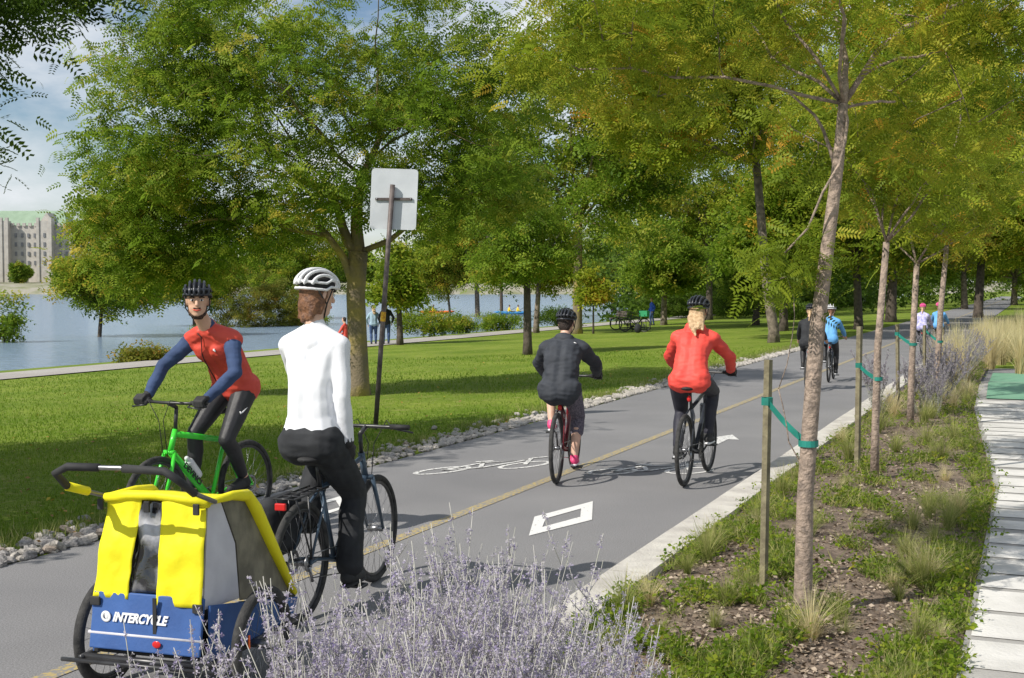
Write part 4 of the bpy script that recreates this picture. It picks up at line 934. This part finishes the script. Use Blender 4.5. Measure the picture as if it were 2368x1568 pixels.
for i,(px,py,hx,h,lf) in enumerate(shr):
    b=land(px,py); s=FP/b.y; rx_=hx/s; hh=h/s
    tree('shrub','leafy shrub growing along the far footpath and shore',b,[(0,0,-.05,.04),(0,0,hh*.2,.03)],[(0,0,hh*.55,rx_,rx_*.8,hh*.5,1.)],lf,'darkbark',ncl=int(24+10*rx_*hh),nfr=36,fs=.2,spread=.24,proto=FR2,seed=500+i,limbs=6,cat='shrub',group='shrubs along the shore',tb=.45)
rg=np.random.default_rng(5); pos=[]
for _ in range(900):
    t=rg.uniform(95,190); a=rg.uniform(-60,33); 
    if -7<a<7.5 and t<150: continue
    pos.append(W(t,a,ga(a)+rg.uniform(.5,11))[:])
for _ in range(420):
    t=rg.uniform(105,170); a=rg.uniform(20,36); pos.append(W(t,a,ga(a)+rg.uniform(0,6))[:])
pos=np.array(pos); pp=np.repeat(pos,70,axis=0)+rg.normal(0,1.2,(len(pos)*70,3)); pp[:,2]=np.maximum(pp[:,2],-.8)
tn=np.repeat(rg.normal(.4,.2,len(pos)),70)+rg.normal(0,.1,len(pp))
o=quads_mesh('distant_wood','L_dark',instance(LF2,pp,rg.uniform(.3,.6,len(pp)),rg),np.repeat(tn,3)); tag(o,'dark mass of distant trees closing the far end of the park','wood',kind='stuff')
def bank_tree(lf,seed):
    return tree('bank_tree','round leafy tree on the opposite river bank',V((0,0,0)),[(0,0,-1,.4),(0,0,2,.3)],[(0,0,5.5,4.5,4.5,4,1.)],lf,'darkbark',ncl=40,nfr=45,fs=1.1,spread=1.0,proto=LF2,seed=seed,limbs=4,group='trees on the opposite river bank',tb=.45)
protos=[bank_tree('L_mid',901),bank_tree('L_green',902),bank_tree('L_yg',903)]
rnd=random.Random(4); first=[True]*3
for i in range(72):
    x=-230+i*6.2+rnd.uniform(-2,2); yy=488+rnd.uniform(0,22); k=rnd.randrange(3)
    if i%3==1 and x<-140: continue
    o=protos[k] if first[k] else copy_tree(protos[k]); first[k]=False
    s=rnd.uniform(.65,1.15) if x<-150 else rnd.uniform(.9,1.5); o.location=(x,yy,2.6); o.scale=(s,s,s*rnd.uniform(.85,1.15)); o.rotation_euler=(0,0,rnd.uniform(0,6))
# ------------------------------------------------------------ far building
M['stone']=mat('hazed_old_stone',(.52,.49,.44),(.43,.4,.36),rough=.9,scale=.6,bump=.1)  # stone paled, distance haze is painted into the colour
M['roofg']=mat('green_roof',(.28,.38,.27),(.23,.32,.22),rough=.8,scale=.3)
M['glass']=mat('hazed_window_glass',(.17,.175,.19),rough=.2)  # panes lightened too, with the same haze put into their colour
BD=empty('stone_building',(0,0,0),0,'long stone college building with green roof and battlements across the river','building')
Yb=520.; s=FP/Yb
def bx(px): return (px-1184)/s
def bz(py): return CH+(662-py)/s
x0,x1=bx(-160),bx(168)
wl=MB(); wl.box(((x0+x1)/2,Yb+10,(bz(523)+0)/2),(x1-x0,20,bz(523)))
for k in range(int((x1-x0)/2.4)): wl.box((x0+1+k*2.4,Yb-.2,bz(523)+.5),(1.2,.8,1.4))
for px,w in((112,34),(20,16)):
    wl.box((bx(px),Yb-1.5,bz(512)/2),(w/s,4,bz(512)))
    for e in(-1,1): wl.box((bx(px)+e*w/s*.42,Yb-3.3,bz(505)/2),(1.2,1.2,bz(505)))
wl.build('wall','stone',BD,smooth=False)
rf=MB(); a=bz(523)+.2;t_=bz(485)
rf.add([(x0,Yb+1,a),(bx(155),Yb+1,a),(bx(155),Yb+19,a),(x0,Yb+19,a),(x0,Yb+10,t_),(bx(132),Yb+10,t_)],[(0,1,5,4),(1,2,5),(2,3,4,5),(3,0,4),(0,3,2,1)])
rf.build('roof','roofg',BD,smooth=False)
gb=MB(); gb.add([(bx(98),Yb-1,bz(514)),(bx(128),Yb-1,bz(514)),(bx(113),Yb-1,bz(492)),(bx(98),Yb+9,bz(514)),(bx(128),Yb+9,bz(514)),(bx(113),Yb+9,bz(492))],[(0,1,2),(5,4,3),(0,2,5,3),(1,4,5,2),(0,3,4,1)]); gb.build('gable','stone',BD,smooth=False)
for r_ in range(4):
    for k in range(22):
        px=-150+k*14.6
        MB().box((bx(px),Yb-.25 if not 92<px<132 else Yb-3.6,bz(545+r_*21)),(.85,.3,1.7)).build('window','glass',BD,smooth=False)
BH=empty('brick_building',(0,0,0),0,'low reddish building across the river behind the middle trees','building')
M['brick']=mat('pink_brick',(.45,.28,.2),(.35,.2,.15),rough=.9,scale=.5)
MB().box((bx(1130),Yb+10,6),(50,12,13)).build('wall','brick',BH,smooth=False); MB().box((bx(1130),Yb+10,12.8),(51,13,.8)).build('roof','stone',BH,smooth=False)
for k in range(14): MB().box((bx(1130)-22+k*3.4,Yb+3.9,8),(1.4,.3,1.8)).build('window','glass',BH,smooth=False)
# ------------------------------------------------------------ kayaks
M['yk']=mat('yellow_kayak',(.85,.6,.03),rough=.4); M['bk']=mat('blue_kayak',(.05,.25,.55),rough=.4); M['ok']=mat('orange_kayak',(.8,.15,.03),rough=.4)
def kayak(px,py,m,label,rz,ppl):
    p=gnd(px,py,-1.1); K=empty('kayak',p,rz,label,'kayak')
    n=13; pts=[];rr=[]
    for i in range(n): u=i/(n-1)*2-1; pts.append((u*2.1,0,.12+.18*u*u)); rr.append(.36*(1-u*u)**.6+.02)
    MB().tube(pts,rr,12,flat=(1,1,.55)).build('hull',m,K)
    MB().torus((0,0,.3),.28,.03,20,6,rot=Matrix.Rotation(R(90),3,'X')).build('cockpit_rim','black',K)
    for j,xx in enumerate((-.45,.5)[:ppl]):
        stander('paddler in yellow vest in the %s seat of the kayak'%('rear','front')[j] if ppl>1 else 'lone paddler in the orange kayak',p+V((math.cos(rz)*xx,math.sin(rz)*xx,-.25)),rz,'yk','jeans','darkhair',sit=True,k=.95)
        MB().tube([(xx+.5,-1.05,.75),(xx+.5,1.05,.45)],.02,6).build('paddle','black',K)
kayak(1186,727,'bk','blue and yellow kayak with two paddlers on the river',R(12),2)
kayak(1010,726,'ok','small orange kayak seen past the slender tree',R(20),1)
# ------------------------------------------------------------ bench and parked bikes
b=land(1428,752); BN=empty('park_bench',b,R(200),'dark park bench facing the water beside the parked bicycles','bench')
for k in range(4): MB().box((-.18+.12*k,0,.45),(.1,1.6,.035)).build('seat_slat','darkbark',BN,smooth=False)
for k in range(3): MB().box((-.27-.03*k,0,.6+.13*k),(.03,1.6,.1)).build('backrest_slat','darkbark',BN,smooth=False)
for s_ in(-1,1):
    MB().box((-.2,.65*s_,.22),(.05,.05,.44)).build('leg','bmetal',BN,smooth=False); MB().box((.18,.65*s_,.22),(.05,.05,.44)).build('leg','bmetal',BN,smooth=False); MB().tube([(-.22,.65*s_,.44),(-.34,.65*s_,.95)],.025,6).build('arm_support','bmetal',BN)
b=land(1490,768); bike('parked bicycle with green crate standing on the lawn by the bench',b,R(150),'darkbike',far=True)
M['crate']=mat('green_crate',(.03,.32,.14),(.02,.25,.1),rough=.5)
cg=empty('crate',b,R(150),'green plastic crate on the parked bicycle','crate')
for args in (((.0,0,.78),(.42,.32,.01)),((-.2,0,.92),(.012,.32,.28)),((.2,0,.92),(.012,.32,.28)),((0,-.16,.92),(.42,.012,.28)),((0,.16,.92),(.42,.012,.28))): MB().box(*args).build('crate_side','crate',cg,smooth=False)
b=land(1470,764); bike('parked bicycle standing just left of the one with the crate',b,R(165),'darkbike',far=True)
b=land(1440,768); bb2,_,_=bike('bicycle lying on its side on the lawn near the bench',b,R(15),'darkbike',far=True); bb2.rotation_euler=(R(78),0,R(15)); bb2.location.z+=.12
b=land(1475,770); o=MB(); o.ell((0,0,.22),(.18,.14,.24)); o.ell((.08,0,.16),(.1,.1,.14)); o=o.build('backpack','blackcloth',vox=.03); o.location=b; tag(o,'dark backpack on the grass between the parked bicycles','bag')
# ------------------------------------------------------------ rocks
rg=np.random.default_rng(31); rnd=random.Random(31)
rocks=[]
for i in range(8):
    mb=MB().ell((0,0,0),(1,.75,.5),None,8,6); o=mb.build('stone',['rockA','rockB','rockA','rockC','rockA','rockB','rockB','rockA'][i],smooth=False)
    for v in o.data.vertices: 
        f=1+.75*noise.noise(v.co*1.1+V((i*7.3,2,0))); v.co*=f
    rocks.append(o.data); bpy.data.objects.remove(o)
cand=[]
for _ in range(3600):
    t=rg.uniform(1,42); a=6.46+abs(rg.normal(0,.24)); p=W(t,a)
    if p.y<5 or abs(p.x/p.y)>.45: continue
    cand.append((p.y,p.x,a,rg.uniform(.02,.062)*(1.25 if t<9 else 1)))
cand.sort(key=lambda c:-c[3]/c[0])
st=MB()
for i,(y_,x_,a,s_) in enumerate(cand):
    if i<290:
        o=bpy.data.objects.new('stone',rocks[rnd.randrange(8)]); C.objects.link(o); o.location=(x_,y_,s_*.25); o.scale=(s_,s_*rnd.uniform(.7,1.1),s_*rnd.uniform(.6,1.1)); o.rotation_euler=(rnd.uniform(-.4,.4),rnd.uniform(-.4,.4),rnd.uniform(0,6.3))
        tag(o,'broken edging stone in the strip between lawn and cycle path','stone','edging stones along the lawn')
    else:
        rot=Matrix.Rotation(rnd.uniform(0,6),3,'Z'); me=rocks[rnd.randrange(8)]; st.add([V((x_,y_,s_*.2))+rot@(v.co*s_) for v in me.vertices],[tuple(p.vertices) for p in me.polygons])
tag(st.build('gravel_stones','rockB',smooth=False),'strip of small edging stones farther along the path','stones',kind='stuff')
print('rocks',time.time()-T0)
# ------------------------------------------------------------ lawn blades + litter
def blades(pos,h,w,rg,lean=.35):
    n=len(pos); th=rg.uniform(0,2*np.pi,n); sx=np.stack([np.cos(th),np.sin(th),np.zeros(n)],1)*w[:,None]*.5
    ln=rg.normal(0,lean,(n,3)); ln[:,2]=1; ln/=np.linalg.norm(ln,axis=1)[:,None]
    return np.stack([pos-sx,pos+sx,pos+ln*h[:,None]],1)
rg=np.random.default_rng(77); n=170000
dep=1/rg.uniform(1/40,1/8.,n); xx=rg.uniform(-.46,.46,n)*dep; aa=xx*N.x+dep*N.y
ok=(aa>6.75)&(aa<25.3); dep=dep[ok];xx=xx[ok];aa=aa[ok]; zz=np.interp(aa,AX,AZ)
pos=np.stack([xx,dep,zz],1); h=rg.uniform(.025,.055,len(pos))*(.8+dep*.015); w=.004+dep*.0006
tn=.45+rg.normal(0,.18,len(pos))+.12*np.sin(xx*.9)*np.sin(dep*.5)
o=quads_mesh('lawn_grass','G_lawn',blades(pos,h,w,rg),tn,k=3); tag(o,'short green lawn grass between the footpath and the cycle path','grass',kind='stuff')
n=1100; dep=1/rg.uniform(1/40,1/8.,n); xx=rg.uniform(-.46,.46,n)*dep; aa=xx*N.x+dep*N.y; ok=(aa>6.6)&(aa<25)
pos=np.stack([xx[ok],dep[ok],np.interp(aa[ok],AX,AZ)+.05],1)
o=quads_mesh('fallen_leaves','litter',instance(LF1,pos,rg.uniform(.03,.06,len(pos)),rg,1.5,0),rg.uniform(0,1,len(pos))); tag(o,'small fallen yellow leaves scattered over the lawn','leaves',kind='stuff')
n=16000; t=rg.uniform(3,42,n); a=6.75+np.abs(rg.normal(0,.22,n)); keep=np.array([noise.noise(V((q*.8,0,3)))>-.1 for q in t]); t=t[keep];a=a[keep]
pos=np.stack([D.x*t+N.x*a,D.y*t+N.y*a,np.zeros(len(t))],1)
hh=rg.uniform(.04,.16,len(t))
o=quads_mesh('edge_weeds','G_green',blades(pos,hh,np.full(len(t),.011),rg,.5),rg.normal(.4,.22,len(t)),k=3); tag(o,'ragged weeds growing along the edging stones','weeds',kind='stuff')
def bedpos(n,t0,t1,pad=.04):
    t=1/rg.uniform(1/t1,1/t0,n); u=rg.uniform(0,1,n); be=np.interp(t,EX,EY)+pad; a=be+(2.2-be-pad*.7)*u
    return np.stack([D.x*t+N.x*a,D.y*t+N.y*a,.065+.05*np.sin(np.pi*u)],1),u
pos,u=bedpos(30000,3.,30.)
o=quads_mesh('mulch','chips',instance(LF1,pos,rg.uniform(.012,.045,len(pos)),rg,1.0,0),rg.uniform(0,1,len(pos))); tag(o,'brown wood chip mulch covering the planting bed','mulch',kind='stuff')
pos,u=bedpos(80000,4.,32.,.01)
nz_=np.array([noise.noise(V((p[0]*2.6,p[1]*1.6,9)))+.5*noise.noise(V((p[0]*7,p[1]*4,4))) for p in pos]); keep=nz_>np.where((u<.14)|(u>.9),-.1,.17); pos=pos[keep]; nz_=nz_[keep]
o=quads_mesh('ground_cover','G_green',blades(pos,rg.uniform(.02,.1,len(pos))+np.clip(nz_,0,1)*.25*rg.uniform(0,1,len(pos)),np.full(len(pos),.009),rg,.75),rg.normal(.42,.28,len(pos)),k=3); tag(o,'low green ground cover between the bed plants','ground cover',kind='stuff')
pos2=pos[::2]+np.stack([rg.normal(0,.06,len(pos[::2])),rg.normal(0,.06,len(pos[::2])),rg.uniform(.0,.09,len(pos[::2]))],1)
o=quads_mesh('low_leaves','L_mid',instance(LF2,pos2,rg.uniform(.012,.045,len(pos2)),rg,.8,0),np.repeat(rg.normal(.32,.2,len(pos2)),3)); tag(o,'small leafy weeds creeping over the bed','weeds',kind='stuff')
# ------------------------------------------------------------ ornamental grasses
def grass_proto(seed,nb,h,sp,w=.006):
    rg=np.random.default_rng(seed); q=[];tn=[]
    for i in range(nb):
        th=rg.uniform(0,6.28); r0=rg.uniform(0,.09); d=np.array([math.cos(th),math.sin(th),0]); L=h*rg.uniform(.45,1.1); out=sp*rg.uniform(.1,1.1)
        side=np.array([-math.sin(th+rg.normal(0,.6)),math.cos(th),0])*w*.5*rg.uniform(.6,1.3); t_=rg.uniform(0,1); prev=None; S_=5
        for k in range(S_+1):
            u=k/S_; p=d*(r0+out*u**1.8)+np.array([0,0,L*(u-.3*u*u*out/sp)]); ww=side*(1-u*.85)
            cur=(p-ww,p+ww)
            if prev: q.append([prev[0],prev[1],cur[1],cur[0]]); tn.append(t_*.5+u*.45)
            prev=cur
    return np.array(q),np.array(tn)
GP=[]
for i,(nb,h,sp,mt) in enumerate([(260,1.,.6,'G_green'),(260,1.,.85,'G_green'),(240,1.,.65,'G_straw'),(240,1.,.45,'G_dark'),(320,1.,.4,'G_straw'),(160,1.,.7,'G_green')]):
    q,tn=grass_proto(i,nb,h,sp,w=.0095); o=quads_mesh('ornamental_grass',mt,q,tn); GP.append(o.data); bpy.data.objects.remove(o)
def put_grass(px,py,h,k,label,grp,b=None):
    b=b or gnd(px,py,.07); o=bpy.data.objects.new('ornamental_grass',GP[k]); C.objects.link(o); o.location=b; o.rotation_euler=(rnd.uniform(-.08,.08),rnd.uniform(-.08,.08),rnd.uniform(0,6)); o.scale=(h*rnd.uniform(.85,1.25),h*rnd.uniform(.85,1.25),h)
    tag(o,label,'grass',grp)
NM=['yellow green grass tuft in the near planting bed','wide green grass tuft arching over the mulch','straw coloured grass tuft in the near planting bed','dark brownish grass clump near the street edge','','sparse green grass tuft in the near planting bed']
GN=['upright bed grasses','arching bed grasses','straw bed grasses','dark grass clumps','','sparse bed grasses']
gl=[(1600,1330,.5,0),(1690,1290,.65,0),(1760,1225,.6,0),(1640,1240,.55,1),(1830,1160,.4,1),(1560,1400,.3,0),(2070,1400,.6,2),(1990,1390,.42,0),(2190,1350,.48,1),(2110,1280,.4,0),(2250,1400,.45,0),(2120,1110,.5,2),(2070,1140,.35,1),(2200,1080,.4,1),(2250,990,.65,3),(2285,965,.6,3),(1925,1060,.3,1),(1985,985,.4,0),(2150,960,.4,1),(1490,1490,.3,2),(2290,1300,.4,1),(2310,1460,.35,0),(2200,1480,.3,1),(1550,1360,.4,1),(1700,1200,.45,0),(1780,1140,.45,2),(2230,1150,.4,0),(2170,1220,.4,1),(2260,1230,.35,2),(1650,1380,.4,2),(1740,1330,.4,0),(2030,1330,.45,5),(2140,1430,.45,5),(1720,1270,.6,1),(1670,1330,.5,1),(1790,1190,.5,0),(1620,1290,.5,0),(2240,1310,.4,0)]
for px,py,h,k in gl: put_grass(px,py,h,k,NM[k],GN[k])
for i in range(58):
    t=1/rnd.uniform(1/15,1/5.6); be=bed_edge(t); a=be+.08+(2.1-be-.1)*rnd.choice([rnd.uniform(0,.3),rnd.uniform(0,1),rnd.uniform(.85,1)]); k=rnd.choice([0,1,1,2,5,5]); put_grass(0,0,rnd.uniform(.12,.34),k,NM[k],GN[k],W(t,a,.07))
for i in range(62):
    t=rnd.uniform(25,48); a=bed_edge(t)+rnd.uniform(.0,.7) if t<28.5 else rnd.uniform(-1.6,1.7); put_grass(0,0,rnd.uniform(.85,1.25),4,'tall dry straw grass at the far end of the bed','tall dry grasses',W(t,a,.03))
for i in range(26):
    t=rnd.uniform(13,24); a=rnd.uniform(bed_edge(t)+.1,2.1); put_grass(0,0,rnd.uniform(.3,.5),rnd.choice([0,1,3,2]),'mixed grass tuft farther along the bed','farther bed grasses',W(t,a,.07))
# ------------------------------------------------------------ Russian sage
def sage_proto(seed,ns=16,H=1.,sprd=.4,full=1.,dens=100):
    rg=np.random.default_rng(seed); st=MB(); fp=[];ft=[];lp=[]
    def spike(a,b,dens,rad):
        d=b-a; L=d.length; m=int(L*dens)
        for j in range(m):
            u=j/m
            if rg.uniform()<.25 or math.sin(j*.9)<-.5: continue
            c=a+d*u
            for q in range(3):
                an=rg.uniform(0,6.28); rr=rad*(1-.6*u)*rg.uniform(.4,1.2)
                fp.append((c.x+math.cos(an)*rr,c.y+math.sin(an)*rr,c.z+rg.uniform(-.006,.006))); ft.append(rg.uniform(0,1))
    for i in range(ns):
        th=rg.uniform(0,6.28); o_=sprd*rg.uniform(.1,1.); h=H*rg.uniform(.6,1.1); a=V((math.cos(th)*.05,math.sin(th)*.05,0)); tip=V((math.cos(th)*o_,math.sin(th)*o_,h)); pts=[]
        for k in range(7):
            u=k/6; pts.append(a+V(((tip.x-a.x)*u**1.4,(tip.y-a.y)*u**1.4,h*u))+V((rg.normal(0,.012),rg.normal(0,.012),0)))
        st.tube(pts,[.003-.0018*k/6 for k in range(7)],4)
        spike(pts[4],pts[6],dens,.010)
        for j in range(int(6*full)):
            u=rg.uniform(.42,.92); k=int(u*6); p=pts[k].lerp(pts[min(6,k+1)],u*6-k); an=rg.uniform(0,6.28); l=rg.uniform(.08,.24)*(1.3-u*.6)*H
            q=p+V((math.cos(an)*l*.5,math.sin(an)*l*.5,l*.85)); st.tube([p,p.lerp(q,.5)+V((math.cos(an),math.sin(an),0))*.012,q],[.0017,.0013,.0009],3); spike(p.lerp(q,.25),q,dens,.008)
        for j in range(24):
            u=rg.uniform(.05,.6); k=int(u*6); p=pts[k].lerp(pts[min(6,k+1)],u*6-k); lp.append(p[:])
    return st,np.array(fp),np.array(ft),np.array(lp)
def make_sage(seed,label,grp,fsz=.0095,fm='L_sage',**kw):
    st,fp,ft,lp=sage_proto(seed,**kw); root=empty('russian_sage',(0,0,0),0,label,'flowering plant',grp)
    st.build('stems','stem',root); rg=np.random.default_rng(seed)
    quads_mesh('flower_spikes',fm,instance(LF2,fp,rg.uniform(.6,1.1,len(fp))*fsz,rg,.3,0),np.repeat(ft,3),root)
    quads_mesh('leaves','L_sageleaf',instance(LF2,lp,rg.uniform(.012,.03,len(lp)),rg,.4,-.3),np.repeat(rg.uniform(0,1,len(lp)),3),root)
    return root
g1='pale sage plants in the near corner of the bed'; lb1='pale mauve flowering sage in the foreground of the bed'
pr_=[make_sage(41+i,lb1,g1,ns=(9,25,27,26,24)[i],sprd=.4) for i in range(5)]
sp_=[(0,3.0,-.86,1.05),(1,3.0,-.42,1.14),(2,3.4,-.28,1.12),(3,3.7,-.32,1.04),(4,3.2,-.1,1.17),(0,3.15,-.64,1.08),(0,2.7,-.66,1.0),(1,3.7,-.05,1.06),(2,3.4,.05,1.08),(3,4.1,-.15,.96),(4,4.2,.06,.9),(1,3.8,.15,.92),(2,4.4,.22,.78),(3,3.5,.26,.88),(4,2.75,-.38,1.04),(1,2.8,-.05,1.07),(4,3.4,-.5,1.04),(3,3.0,.2,.94),(2,3.05,-.25,1.04),(1,3.25,-.58,.97),(2,3.9,.0,.96),(3,3.2,.02,1.0),(4,3.55,-.15,1.07),(0,4.0,.36,.72),(2,2.95,-.6,.92),(1,3.0,-.15,.98),(3,2.9,.08,.95)]
used=set()
for k,d_,x_,h_ in sp_:
    o=pr_[k] if k not in used else copy_tree(pr_[k]); used.add(k); o.location=(x_,d_,.05); o.rotation_euler=(0,0,rnd.uniform(0,6.3)); o.scale=(1,1,h_*rnd.uniform(.93,1.05))
g2='sage plants at the far end of the bed'; lb2='bushy purple grey sage beyond the young trees'
fr_=[make_sage(61+i,lb2,g2,fsz=.018,fm='L_farsage',ns=18,sprd=.6,full=1.) for i in range(2)]
for i in range(22):
    t=rnd.uniform(18,32); a=rnd.uniform(1.25,2.2); o=fr_[i] if i<2 else copy_tree(fr_[i%2]); o.location=W(t,a,.05); s_=rnd.uniform(.75,.95); o.scale=(s_,s_,s_); o.rotation_euler=(0,0,rnd.uniform(0,6.3))
st,fp,ft,lp=sage_proto(77,ns=22,H=.5,sprd=.16,full=.4)
s0=empty('salvia',(0,0,0),0,'small dark violet salvia between the grasses','flowering plant','dark violet salvias'); st.build('stems','stem',s0); quads_mesh('flower_spikes','L_salvia',instance(LF2,fp,np.full(len(fp),.014),np.random.default_rng(1),.3,0),np.repeat(ft,3),s0)
for i,(px,py) in enumerate([(1945,1180),(1970,1215),(2010,1060),(2060,1010),(1800,1330),(1830,1370),(2110,1490),(2240,1130),(1925,1160),(2060,1310)]):
    o=s0 if i==0 else copy_tree(s0); o.location=gnd(px,py,.08); o.rotation_euler=(0,0,i*1.3)
# ------------------------------------------------------------ light, sky, camera
az=V((-.83,-.55)).normalized(); el_=R(43); Sd=V((az.x*math.cos(el_),az.y*math.cos(el_),math.sin(el_)))
sl=bpy.data.lights.new('sun','SUN'); sl.energy=5.0; sl.angle=R(.5); sl.color=(1,.95,.87)
so=bpy.data.objects.new('sun',sl); C.objects.link(so); so.rotation_euler=Sd.to_track_quat('Z','Y').to_euler(); so.location=(0,0,30)
w=bpy.data.worlds.new('World'); SC.world=w; w.use_nodes=True; n=w.node_tree.nodes; l=w.node_tree.links; bg=n['Background']; bg.inputs[1].default_value=.1
sk=n.new('ShaderNodeTexSky'); sk.sky_type='NISHITA'; sk.sun_disc=False; sk.sun_elevation=el_; sk.sun_rotation=math.atan2(Sd.x,Sd.y); sk.air_density=1.0; sk.dust_density=.3; sk.ozone_density=2.0
tc=n.new('ShaderNodeTexCoord'); mp=n.new('ShaderNodeMapping'); mp.inputs['Scale'].default_value=(1,1,2.6); l.new(tc.outputs['Generated'],mp.inputs[0])
nz=n.new('ShaderNodeTexNoise'); nz.inputs['Scale'].default_value=4.2; nz.inputs['Detail'].default_value=9; nz.inputs['Roughness'].default_value=.58; l.new(mp.outputs[0],nz.inputs['Vector'])
cr=n.new('ShaderNodeValToRGB'); cr.color_ramp.elements[0].position=.4; cr.color_ramp.elements[1].position=.64; l.new(nz.outputs[0],cr.inputs[0])
mx=n.new('ShaderNodeMix'); mx.data_type='RGBA'; mx.inputs[7].default_value=(8.6,8.9,9.3,1); l.new(cr.outputs[0],mx.inputs[0]); l.new(sk.outputs[0],mx.inputs[6]); l.new(mx.outputs[2],bg.inputs[0])
cm=bpy.data.cameras.new('camera'); co=bpy.data.objects.new('camera',cm); C.objects.link(co); co.location=(0,0,CH); co.rotation_euler=(R(90)-PITCH,0,0)
cm.sensor_fit='HORIZONTAL'; cm.sensor_width=36; cm.lens=36*FP/2368; cm.clip_end=5000; cm.clip_start=.1
SC.camera=co
SC.view_settings.view_transform='Standard'; SC.view_settings.look='None'; SC.view_settings.exposure=0
print('done',time.time()-T0)
